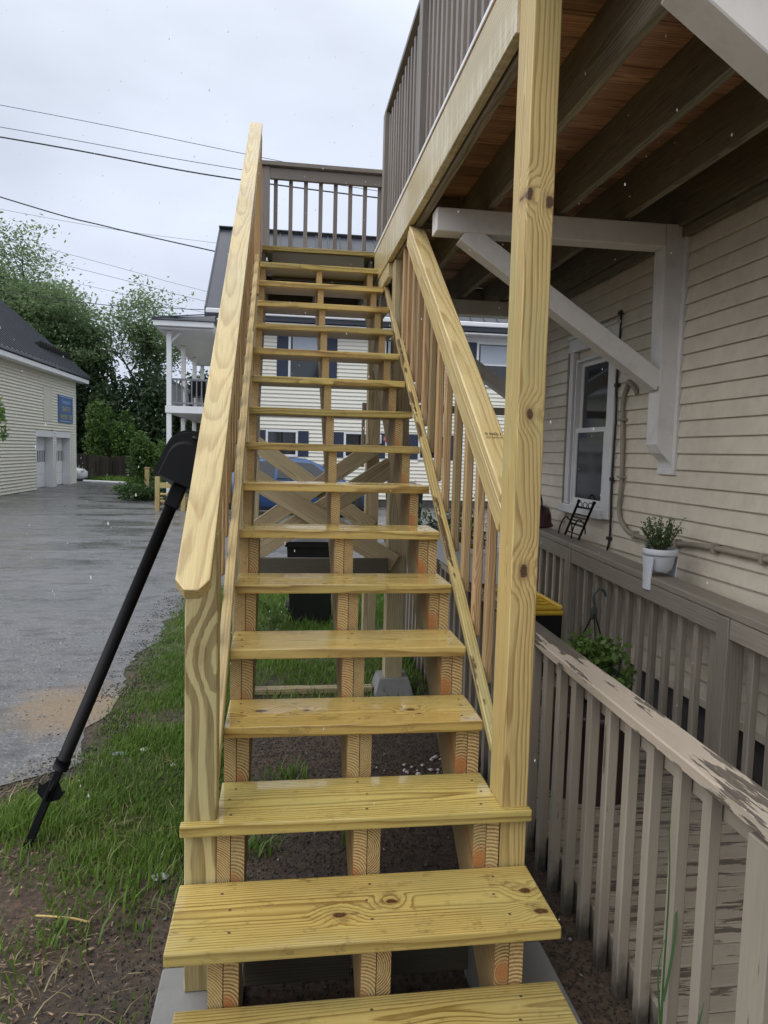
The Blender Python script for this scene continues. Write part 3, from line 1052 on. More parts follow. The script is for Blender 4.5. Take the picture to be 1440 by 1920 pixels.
# double-hung window
wf = box('window', (WX - .035, TRY0, TRZ0), (WX + .008, TRY0 + .095, TRZ1 - .101), m_trim, HS, .003, 'z')
box('casing', (WX - .035, TRY1 - .095, TRZ0 + .062), (WX + .008, TRY1 - .022, TRZ1 - .101), m_trim, wf, .003, 'z')
box('casing', (WX - .035, TRY0 - .02, TRZ1 - .10), (WX + .008, TRY1, TRZ1), m_trim, wf, .003, 'y')
box('casing_edge', (WX - .042, TRY1 - .0215, TRZ0 + .062), (WX + .006, TRY1 + .004, TRZ1 - .101), m_casing, wf, .002, 'z')
box('drip_cap', (WX - .055, TRY0 - .025, TRZ1 + .001), (WX + .008, TRY1 + .006, TRZ1 + .02), m_trim, wf, .003, 'y')
box('window_sill', (WX - .060, TRY0 + .096, TRZ0 - .005), (WX + .008, TRY1 + .012, TRZ0 + .060), m_trim, wf, .004, 'y')
ZM = 1.935
for nm, xo, z0, z1 in (('upper_sash', .018, ZM - .012, WZ1), ('lower_sash', -.012, WZ0, ZM + .03)):
    x0, x1 = WX + xo, WX + xo + .028
    s = box(nm, (x0, WY0, z0), (x1, WY0 + .042, z1), m_trim, wf, .003, 'z')
    box('sash_rail', (x0, WY1 - .042, z0), (x1, WY1, z1), m_trim, s, .003, 'z')
    box('sash_rail', (x0, WY0 + .043, z0), (x1, WY1 - .043, z0 + .042), m_trim, s, .003, 'y')
    box('sash_rail', (x0, WY0 + .043, z1 - .036), (x1, WY1 - .043, z1), m_trim, s, .003, 'y')
    box('pane', (x0 + .010, WY0 + .040, z0 + .040), (x0 + .016, WY1 - .040, z1 - .034), m_glass, s, .001, 'y')
box('window_dark', (WX + .10, WY0 - .02, WZ0 - .02), (WX + .11, WY1 + .02, WZ1 + .02), m_black, wf, .001, 'y')
# gable outline of lace on the upper pane is reflection only; jamb liners
for y in (WY0 - .022, WY1 + .001):
    box('jamb', (WX - .02, y, WZ0 - .02), (WX + .10, y + .021, WZ1 + .02), m_trim, wf, .002, 'z')
box('jamb', (WX - .02, WY0, WZ1 + .001), (WX + .10, WY1, WZ1 + .02), m_trim, wf, .002, 'y')
box('jamb', (WX - .02, WY0, WZ0 - .02), (WX + .10, WY1, WZ0 - .001), m_trim, wf, .002, 'y')


def smooth_path(P, n=6):
    P = [Vector(p) for p in P]
    out = []
    for i in range(len(P) - 1):
        a, b, c, d = P[max(i - 1, 0)], P[i], P[i + 1], P[min(i + 2, len(P) - 1)]
        for k in range(n):
            t = k / n
            out.append(.5 * ((2 * b) + (c - a) * t + (2 * a - 5 * b + 4 * c - d) * t * t + (3 * b - a - 3 * c + d) * t ** 3))
    out.append(P[-1])
    return out


CX = WX - .034
cond = thing('conduit', (CX, 2.08, 1.3), 'thick painted electric cable hooped down the beige siding then running right', 'cable')
tube('cable_run', smooth_path([(CX + .01, 1.95, 2.16), (CX - .02, 2.00, 2.235), (CX, 2.075, 2.22), (CX, 2.125, 2.10), (CX, 2.10, 1.85), (CX, 2.085, 1.60), (CX, 2.10, 1.40),
                               (CX, 2.04, 1.315), (CX, 1.90, 1.262), (CX, 1.56, 1.252), (CX, 1.12, 1.286), (CX, .61, 1.292), (CX, -.4, 1.30), (CX, -2, 1.31)]), .016, m_conduit, cond)
for y, z in ((2.112, 2.0), (2.083, 1.62), (1.86, 1.258), (1.36, 1.268), (1.0, 1.289), (.62, 1.292), (.1, 1.296)):
    vert = z > 1.5
    c = box('cable_clip', (CX - .022, y - (.035 if vert else .012), z - (.009 if vert else .026)), (CX + .02, y + (.035 if vert else .012), z + (.009 if vert else .026)), m_conduit, cond, .003)
thin = thing('thin_cable', (CX, 2.24, 1.2), 'thin black cable hanging down the siding beside the window', 'cable')
tube('cable_run', smooth_path([(CX + .012, 2.245, 2.74), (CX + .012, 2.243, 2.60), (CX + .006, 2.246, 2.25), (CX + .005, 2.228, 2.05), (CX + .006, 2.24, 1.60), (CX + .004, 2.226, 1.19), (CX - .01, 2.27, 1.06)]), .008, m_cable, thin)
for z in (2.72, 2.24, 1.60, 1.19):
    box('cable_staple', (CX - .006, 2.222, z - .012), (CX + .02, 2.262, z + .012), m_cable, thin, .003)

# ================================================================== porch walkway (ramp) with its two old railings
RP = thing('porch_ramp', (1.3, .3, 0), 'old wooden porch walkway with peeling tan paint and two picket railings', 'porch')
fz = lambda y: .105 + .022 * y
for k, y in enumerate(np.arange(-1.6, 3.9, .0925)):
    board('floor_board', (.880, y + .044, fz(y)), (1.80, y + .044, fz(y) + random.uniform(-.002, .002)), .0885, .026, m_floor, RP, (0, -.022, 1), .004)
board('side_board', (.872, -1.6, fz(-1.6) - .055), (.872, 3.9, fz(3.9) - .055), .018, .15, m_pick, RP, (0, 0, 1), .003)
board('side_board', (1.812, -1.6, fz(-1.6) - .055), (1.812, 3.9, fz(3.9) - .055), .018, .15, m_pick, RP, (0, 0, 1), .003)
ncz = lambda y: .972 + .020 * y             # near cap top
board('rail_cap', (.847, -1.22, ncz(-1.22) - .019), (.847, 1.98, ncz(1.98) - .019), .112, .038, m_cap, RP, (0, 0, 1), .005)
board('rail_cap', (.847, 1.984, ncz(1.984) - .019), (.847, 3.85, ncz(3.85) - .019), .112, .038, m_cap, RP, (0, 0, 1), .005)
board('rail_board', (.874, -.965, ncz(-.965) - .083), (.874, 3.85, ncz(3.85) - .083), .034, .086, m_pick, RP, (0, 0, 1), .003)
for y in np.arange(-.795, 3.75, .1437):
    yj = y + random.uniform(-.006, .006)
    board('picket', (.836 + random.uniform(-.003, .003), yj, -.01), (.836, yj, ncz(yj) - .041), .038, .038, m_pick, RP, (1, 0, 0), .004)
box('end_post', (.800, -1.075, -.02), (.889, -.985, ncz(-1.0) - .055), m_pick, RP, .004, 'z')
box('end_post', (.800, 3.76, -.02), (.889, 3.849, ncz(3.8) - .045), m_pick, RP, .004, 'z')
fcz = lambda y: 1.070 + .036 * y             # far cap top
board('rail_cap', (1.775, -1.6, fcz(-1.6) - .019), (1.775, 2.30, fcz(2.30) - .019), .142, .038, m_grey, RP, (0, 0, 1), .005)
board('rail_cap', (1.775, 2.304, fcz(2.304) - .019), (1.775, 3.85, fcz(3.85) - .019), .142, .038, m_grey, RP, (0, 0, 1), .005)
FP = (.505, 2.30)
for a, b in ((-1.6, .459), (.551, 2.254), (2.346, 3.85)):
    board('rail_board', (1.725, a, fcz(a) - .087), (1.725, b, fcz(b) - .087), .036, .092, m_grey, RP, (0, 0, 1), .003)
for y in FP:
    box('railing_post', (1.700, y - .045, .02), (1.790, y + .045, fcz(y) - .041), m_grey, RP, .004, 'z')
for y in np.arange(-1.5, 3.8, .1425):
    if min(abs(y - q) for q in FP) < .062: continue
    board('picket', (1.762, y, .10), (1.762, y, fcz(y) - .041), .038, .036, m_grey, RP, (1, 0, 0), .004)
board('bottom_board', (1.745, -1.6, .12), (1.745, 3.85, .20), .036, .06, m_grey, RP, (0, 0, 1), .003)

# ================================================================== garage on the left
GX = -9.3
GA = thing('garage', (GX, 26, 0), 'cream clapboard garage with dark metal roof and two white roll doors', 'garage')
GY0, GY1, GEZ = 15.0, 31.0, 4.72
D1, D2, DH = (25.85, 27.85), (28.22, 30.15), 1.98


def gclap(y0, y1, z, h=.112):
    key = ('g', round(y1 - y0, 2))
    L = y1 - y0
    if key not in SIDME:
        p = [(-.02, h + .01), (.002, h + .01), (.046, .010), (.044, 0), (-.02, 0)]
        V = [(a, s * L / 2, b) for s in (-1, 1) for a, b in p]
        n = len(p)
        F = [((i + 1) % n, n + (i + 1) % n, n + i, i) for i in range(n)] + [tuple(range(n - 1, -1, -1)), tuple(range(n, 2 * n))]
        SIDME[key] = mesh_from('siding_board', V, F, m_sid3)
    put(bpy.data.objects.new('siding_board', SIDME[key]), Matrix.Translation((GX, (y0 + y1) / 2, z)), GA)


z = .02
while z < GEZ - .14:
    if z < DH + .24:
        gclap(GY0, D1[0] - .10, z); gclap(D1[1] + .06, D2[0] - .06, z); gclap(D2[1] + .10, GY1 - .08, z)
    else:
        gclap(GY0, GY1 - .08, z)
    z += .112
gb = MB()
gb.box((GX - 8.2, GY0 + .05, -.1), (GX - .35, GY1, GEZ))
gb.box((GX - .349, GY0 + .05, -.1), (GX - .021, D1[0], GEZ))
gb.box((GX - .349, D1[1], -.1), (GX - .021, D2[0], GEZ))
gb.box((GX - .349, D2[1], -.1), (GX - .021, GY1, GEZ))
gb.box((GX - .349, D1[0] + .001, DH), (GX - .021, D1[1] - .001, GEZ - .001))
gb.box((GX - .349, D2[0] + .001, DH), (GX - .021, D2[1] - .001, GEZ - .001))
gb.build('wall', m_sid3, GA)
box('corner_trim', (GX - .03, GY1 - .078, -.1), (GX + .035, GY1 + .03, GEZ - .1), m_white, GA, .003, 'z')
for a, b in (D1, D2):
    d = box('garage_door', (GX - .33, a, .02), (GX - .29, b, .52), m_white, GA, .006, 'y')
    for k, (z0, z1) in enumerate(((.53, 1.0), (1.44, DH))):
        box('door_panel', (GX - .33, a, z0), (GX - .29, b, z1), m_white, d, .006, 'y')
    pw = (b - a) / 8
    for k in range(8):
        box('door_pane', (GX - .325, a + pw * k + .042, 1.01), (GX - .305, a + pw * (k + 1) - .042, 1.43), m_glass, d, .003, 'y')
    for k in range(9):
        y = a + pw * k
        box('door_mullion', (GX - .33, max(a, y - .043), 1.005), (GX - .29, min(b, y + .043), 1.435), m_white, d, .004, 'z')
    box('door_jamb', (GX - .288, b - .04, 0), (GX + .03, b + .058, DH), m_white, d, .004, 'z')
    box('door_jamb', (GX - .288, a - .095, 0), (GX + .03, a - .001, DH), m_white, d, .004, 'z')
    box('door_header', (GX - .288, a - .098, DH + .001), (GX + .035, b + .058, DH + .24), m_white, d, .004, 'y')
box('blank_panel', (GX + .02, 26.65, 2.58), (GX + .045, 27.72, 3.92), plain('panel_cream', (.62, .62, .50), .55), GA, .004, 'z')
# roof: eave towards the yard, ridge beyond
th = .10
e0, r0 = (-8.83, 4.62), (-13.45, 8.62)
RO = []
for (x, z) in (e0, r0, (-18.1, 4.62)): RO.append((x, z))
mobj('roof', [(e0[0], GY0 - .5, e0[1]), (e0[0], GY1 + .75, e0[1]), (r0[0], GY1 + .75, r0[1]), (r0[0], GY0 - .5, r0[1]), (-18.1, GY1 + .75, 4.62), (-18.1, GY0 - .5, 4.62),
              (e0[0], GY0 - .5, e0[1] + th), (e0[0], GY1 + .75, e0[1] + th), (r0[0], GY1 + .75, r0[1] + th), (r0[0], GY0 - .5, r0[1] + th), (-18.1, GY1 + .75, 4.72), (-18.1, GY0 - .5, 4.72)],
     [(0, 3, 2, 1), (3, 5, 4, 2), (6, 7, 8, 9), (9, 8, 10, 11), (0, 1, 7, 6), (1, 2, 8, 7), (2, 4, 10, 8), (0, 6, 9, 3), (3, 9, 11, 5), (4, 5, 11, 10)], m_roof, GA)
rd_ = Vector((r0[0] - e0[0], 0, r0[1] - e0[1]))
rn = Vector((r0[1] - e0[1], 0, -(r0[0] - e0[0]))).normalized()
for y in np.arange(GY0 - .4, GY1 + .75, .42):
    a = Vector((e0[0], y, e0[1] + th)) + rn * .014
    board('roof_rib', a, a + rd_, .06, .05, m_roof, GA, rn, .01)
for k in range(14):
    y = 27.4 + k * .30
    c = Vector((e0[0], y, e0[1] + th)) + rd_ * .17
    V = [c + Vector((0, -.13, 0)), c + Vector((0, .13, 0)), c + rd_.normalized() * .12 + rn * .26 + Vector((0, -.05, 0)), c + rd_.normalized() * .12 + rn * .26 + Vector((0, .05, 0)),
         c + rd_.normalized() * .25 + Vector((0, -.10, 0)), c + rd_.normalized() * .25 + Vector((0, .10, 0))]
    mobj('snow_guard', V, [(0, 1, 3, 2), (2, 3, 5, 4), (0, 2, 4), (1, 5, 3), (0, 4, 5, 1)], m_black, GA)
for k in range(3):
    y = 21.2 + k * .33
    c = Vector((e0[0], y, e0[1] + th)) + rd_ * .26
    V = [c + Vector((0, -.13, 0)), c + Vector((0, .13, 0)), c + rd_.normalized() * .12 + rn * .26 + Vector((0, -.05, 0)), c + rd_.normalized() * .12 + rn * .26 + Vector((0, .05, 0)),
         c + rd_.normalized() * .25 + Vector((0, -.10, 0)), c + rd_.normalized() * .25 + Vector((0, .10, 0))]
    mobj('snow_guard', V, [(0, 1, 3, 2), (2, 3, 5, 4), (0, 2, 4), (1, 5, 3), (0, 4, 5, 1)], m_black, GA)
box('fascia', (GX + .04, GY0 - .5, GEZ - .30), (GX + .42, GY1 + .70, GEZ - .14), m_white, GA, .004, 'y')
mobj('gable', [(GX - .1, GY1 - .05, GEZ - .1), (-17.3, GY1 - .05, GEZ - .1), (r0[0], GY1 - .05, r0[1] - .1), (GX - .1, GY1 - .2, GEZ - .1), (-17.3, GY1 - .2, GEZ - .1), (r0[0], GY1 - .2, r0[1] - .1)],
     [(0, 1, 2), (5, 4, 3), (0, 2, 5, 3), (1, 4, 5, 2)], m_sid3, GA)

# shop sign on the garage
SG = thing('shop_sign', (GX + .03, 29.42, 2.6), 'blue shop sign with yellow lettering on the cream garage wall', 'sign')
m_blue = plain('sign_blue', (.065, .145, .33), .5)
m_yel = plain('sign_yellow', (.50, .42, .12), .5)
m_lblue = plain('sign_pale_blue', (.42, .55, .75), .5)
box('sign_board', (GX + .032, 28.45, 2.60), (GX + .075, 30.40, 3.72), m_blue, SG, .006, 'y')
SM = lambda y, z: Matrix(((0, 0, 1, GX + .077), (1, 0, 0, y), (0, 1, 0, z), (0, 0, 0, 1)))
for txt, s, z, m, sx in (('Thompson\'s', .22, 3.46, m_lblue, 1.1), ('CRAFTED', .31, 3.15, m_yel, .85), ):
    text_mesh('lettering', txt, s, SM(29.42, z), m, SG, .002, sx=sx)
text_mesh('lettering', 'FURNITURE', .29, SM(29.10, 2.83), m_yel, SG, .002, sx=.62)
text_mesh('lettering', 'STORE', .29, SM(30.02, 2.83), m_yel, SG, .002, sx=.62)
for z in (3.66, 2.66):
    box('sign_line', (GX + .0755, 28.55, z - .014), (GX + .079, 30.30, z + .014), m_lblue, SG, .001, 'y')

# ================================================================== cream apartment house straight ahead
BYF = 20.0
AP = thing('apartment_house', (4, BYF, 0), 'cream sided apartment house with navy shutters and a dark metal roof', 'house')
X0, X1 = -2.25, 13.0
EZ = 5.42
wins = []                                     # (xc, zc, w, h)
for xc in (.44, 3.37, 6.32, 9.3): wins.append((xc, 4.57, 1.00, 1.26, .34))
for xc in (-.29, 2.10, 4.45, 6.8, 9.2): wins.append((xc, 1.93, .84, .68, .32))


def fclap(x0, x1, z, h=.118):
    L = x1 - x0
    key = ('f', round(L, 2))
    if key not in SIDME:
        p = [(.02, h + .01), (-.002, h + .01), (-.040, .008), (-.037, 0), (.02, 0)]
        V = [(s * L / 2, a, b) for s in (-1, 1) for a, b in p]
        n = len(p)
        F = [((i + 1) % n, n + (i + 1) % n, n + i, i) for i in range(n)] + [tuple(range(n - 1, -1, -1)), tuple(range(n, 2 * n))]
        SIDME[key] = mesh_from('siding_board', V, F, m_sid2)
    put(bpy.data.objects.new('siding_board', SIDME[key]), Matrix.Translation(((x0 + x1) / 2, BYF, z)), AP)


z = .25
while z < EZ - .1:
    cuts = sorted((xc - w / 2 - .07, xc + w / 2 + .07) for xc, zc, w, h, s in wins if z + .118 > zc - h / 2 - .06 and z < zc + h / 2 + .06)
    x = X0
    for a, b in cuts + [(X1, None)]:
        if a - x > .03: fclap(x, a, z)
        if b is not None: x = b
    z += .118
box('wall', (X0 + .02, BYF + .022, -.2), (X1 - .02, BYF + 8, EZ + .3), m_sid2, AP, .004)
box('base_course', (X0, BYF - .01, -.2), (X1, BYF + .02, .248), m_found, AP, .003)
box('corner_trim', (X0 - .06, BYF - .035, .0), (X0 - .001, BYF + .08, EZ), m_white, AP, .003, 'z')
for xc, zc, w, h, s in wins:
    wfr = box('window', (xc - w / 2 - .07, BYF - .05, zc + h / 2), (xc + w / 2 + .07, BYF + .018, zc + h / 2 + .07), m_white, AP, .004)
    box('frame', (xc - w / 2 - .07, BYF - .05, zc - h / 2 - .07), (xc + w / 2 + .07, BYF + .018, zc - h / 2), m_white, wfr, .004)
    for sx in (-1, 1):
        xa = xc + sx * (w / 2 + .035)
        box('frame', (xa - .034, BYF - .05, zc - h / 2 + .001), (xa + .034, BYF + .018, zc + h / 2 - .001), m_white, wfr, .004, 'z')
        xs_ = xc + sx * (w / 2 + .075 + s / 2)
        sh = box('shutter', (xs_ - s / 2, BYF - .045, zc - h / 2 - .05), (xs_ + s / 2, BYF - .022, zc + h / 2 + .05), m_navy, wfr, .003, 'z')
    box('pane', (xc - w / 2, BYF - .005, zc - h / 2), (xc + w / 2, BYF + .012, zc + h / 2), m_glass, wfr, .002)
    if h > 1:
        box('meeting_rail', (xc - w / 2 + .001, BYF - .03, zc - .025), (xc + w / 2 - .001, BYF - .006, zc + .025), m_white, wfr, .003)
        box('blind', (xc - w / 2 + .06, BYF - .012, zc + .03), (xc + w / 2 - .06, BYF - .006, zc + h / 2 - .03), m_blind, wfr, .001)
    else:
        box('grille_bar', (xc - .018, BYF - .022, zc - h / 2 + .001), (xc + .018, BYF - .006, zc + h / 2 - .001), m_black, wfr, .002, 'z')
# eave and roof
box('soffit', (X0 - .25, BYF - .52, EZ + .0), (X1 + .3, BYF + .02, EZ + .05), m_trim, AP, .004)
box('gutter', (X0 - .28, BYF - .62, EZ + .22), (X1 + .3, BYF - .50, EZ + .36), m_white, AP, .02)
box('frieze', (X0 - .001, BYF - .045, EZ - .22), (X1, BYF - .029, EZ - .001), m_trim, AP, .003)
ez, ey, rz, ry = EZ + .36, BYF - .56, 9.42, 24.2
mobj('roof', [(X0 - .32, ey, ez), (X1 + .3, ey, ez), (X1 + .3, ry, rz), (X0 - .32, ry, rz), (X0 - .32, ry + 4.7, ez), (X1 + .3, ry + 4.7, ez),
              (X0 - .32, ey, ez - .28), (X1 + .3, ey, ez - .28), (X1 + .3, ry, rz - .2), (X0 - .32, ry, rz - .2), (X0 - .32, ry + 4.7, ez - .28), (X1 + .3, ry + 4.7, ez - .28)],
     [(0, 1, 2, 3), (3, 2, 5, 4), (6, 9, 8, 7), (9, 10, 11, 8), (0, 6, 7, 1), (0, 3, 9, 6), (3, 4, 10, 9), (1, 7, 8, 2), (2, 8, 11, 5), (4, 5, 11, 10)], m_roof, AP)
a0, a1 = Vector((0, ey, ez)), Vector((0, ry, rz))
nn = Vector((0, -(rz - ez), ry - ey)).normalized()
for x in np.arange(X0 - .30, X1 + .3, .42):
    d = Vector((x, 0, 0)) + nn * .012
    board('roof_rib', a0 + d, a1 + d, .045, .045, m_roof, AP, nn, .006)
box('ridge_cap', (X0 - .33, ry - .12, rz + .02), (X1 + .3, ry + .12, rz + .07), m_roof, AP, .01)
mobj('gable', [(X0 + .0, BYF + .03, EZ + .04), (X0 + .0, BYF + 8, EZ + .04), (X0 + .0, ry, rz - .25), (X0 + .2, BYF + .03, EZ + .04), (X0 + .2, BYF + 8, EZ + .04), (X0 + .2, ry, rz - .25)],
     [(0, 1, 2), (5, 4, 3), (0, 2, 5, 3), (1, 4, 5, 2), (0, 3, 4, 1)], m_sid2, AP)
# two-storey porch on its left side
PX0 = -3.57
m_porch = m_white
m_prail = plain('porch_rail_grey', (.19, .20, .215), .5)
for x, y in ((PX0, 19.0), (PX0, 22.0), (PX0, 25.0), (PX0, 27.6), (-2.40, 27.6)):
    box('porch_post', (x, y, -.1), (x + .135, y + .135, 2.69), m_porch, AP, .006, 'z')
    box('porch_post', (x, y, 2.91), (x + .135, y + .135, 5.0), m_porch, AP, .006, 'z')
box('porch_floor', (PX0 - .03, 18.97, 2.70), (X0 - .065, 27.8, 2.90), m_porch, AP, .006, 'y')
box('porch_floor', (PX0 - .02, 18.98, -.05), (X0 - .065, 27.8, .12), m_found, AP, .006, 'y')
box('porch_ceiling', (PX0 - .20, 18.72, 5.02), (X0 - .001, 27.9, 5.08), m_trim, AP, .004, 'y')
box('porch_fascia', (PX0 - .30, 18.60, 5.085), (X0 + .02, 27.95, 5.24), m_white, AP, .01, 'y')
mobj('porch_roof', [(PX0 - .34, 18.55, 5.25), (X0 + .05, 18.55, 5.25), (X0 + .05, 28, 5.25), (PX0 - .34, 28, 5.25), (PX0 - .34, 18.55, 5.29), (X0 + .05, 18.85, 5.46), (X0 + .05, 28, 5.46), (PX0 - .34, 28, 5.29)],
     [(0, 3, 2, 1), (4, 5, 6, 7), (0, 1, 5, 4), (1, 2, 6, 5), (2, 3, 7, 6), (3, 0, 4, 7)], m_roof, AP)
for y in np.arange(18.65, 28, .45):
    board('roof_rib', (PX0 - .33, y, 5.305), (X0 + .04, y + .0, 5.475), .04, .03, m_roof, AP, (0, 0, 1), .006)
for (p0, p1) in (((PX0 + .14, 19.06), (X0 - .07, 19.06)), ((PX0 + .06, 19.14), (PX0 + .06, 22.0)), ((PX0 + .06, 22.14), (PX0 + .06, 25.0)), ((PX0 + .06, 25.14), (PX0 + .06, 27.6))):
    for z, h in ((3.66, .06), (2.99, .05)):
        board('porch_rail', (p0[0], p0[1], z), (p1[0], p1[1], z), .06, h, m_prail, AP, (0, 0, 1), .004)
    n_ = int((Vector(p1) - Vector(p0)).length / .125)
    for k in range(1, n_):
        x, y = p0[0] + (p1[0] - p0[0]) * k / n_, p0[1] + (p1[1] - p0[1]) * k / n_
        box('porch_baluster', (x - .017, y - .017, 3.016), (x + .017, y + .017, 3.628), m_prail, AP, .003, 'z')
mobj('porch_brace', *tube_geo([(PX0 + .12, 19.07, 4.72), (PX0 + .42, 19.07, 5.01)], .035, 6), m_porch, AP)
box('rear_screen', (PX0 + .3, 24.0, .12), (X0 - .07, 24.08, 2.6), m_darkwood, AP, .004)
# chairs on the upper porch read as dark shapes
pc = thing('porch_chair', (-2.85, 20.3, 2.9), 'dark chair on the upper porch of the apartment house', 'chair')
box('seat', (-3.10, 20.1, 3.28), (-2.62, 20.55, 3.34), m_black, pc, .01)
box('backrest', (-3.10, 20.552, 3.26), (-2.62, 20.60, 3.78), m_black, pc, .01, 'z')
for x in (-3.08, -2.68):
    for y in (20.12, 20.5):
        box('leg', (x, y, 2.90), (x + .04, y + .04, 3.278), m_black, pc, .004, 'z')
# meter and caution sign on the wall
mt = thing('electric_meter', (2.67, BYF - .03, 2.0), 'white round electric meter on the cream wall next to the caution sign', 'meter')
V, F = lathe_geo([(.001, .26), (.10, .25), (.115, .2), (.115, 0), (.10, -.03), (.001, -.03)], (2.67, BYF - .14, 2.02), 14)
mobj('meter_can', V, F, m_white, mt, smooth=True)
box('meter_base', (2.56, BYF - .032, 1.55), (2.78, BYF - .028 + .002, 2.0), m_white, mt, .002, 'z')
cs = thing('caution_sign', (3.02, BYF - .03, 2.0), 'small white sign with a red caution band on the cream wall', 'sign')
box('sign_board', (2.84, BYF - .045, 1.82), (3.22, BYF - .030, 2.24), m_white, cs, .004, 'z')
m_red = plain('sign_red', (.42, .07, .10), .5)
box('sign_band', (2.85, BYF - .050, 2.06), (3.21, BYF - .0455, 2.23), m_red, cs, .002)
CM = Matrix(((1, 0, 0, 3.03), (0, 0, -1, BYF - .0515), (0, 1, 0, 2.145), (0, 0, 0, 1)))
text_mesh('lettering', 'CAUTION', .095, CM, m_white, cs, .001, sx=.8)

# ================================================================== blue car and white car
m_carblue = plain('car_paint_blue', (.022, .070, .19), .22, var=.03, spec=.6)
m_carwhite = plain('car_paint_white', (.72, .74, .76), .25, var=.03)
m_tyre = plain('tyre_rubber', (.02, .02, .02), .75)
m_rimm = plain('wheel_rim', (.55, .56, .58), .3, metal=.8)
m_trimblk = plain('car_trim', (.02, .02, .022), .5)
m_lamp = plain('lamp_lens', (.55, .57, .6), .15)
m_tail = plain('tail_lens', (.35, .02, .02), .2)


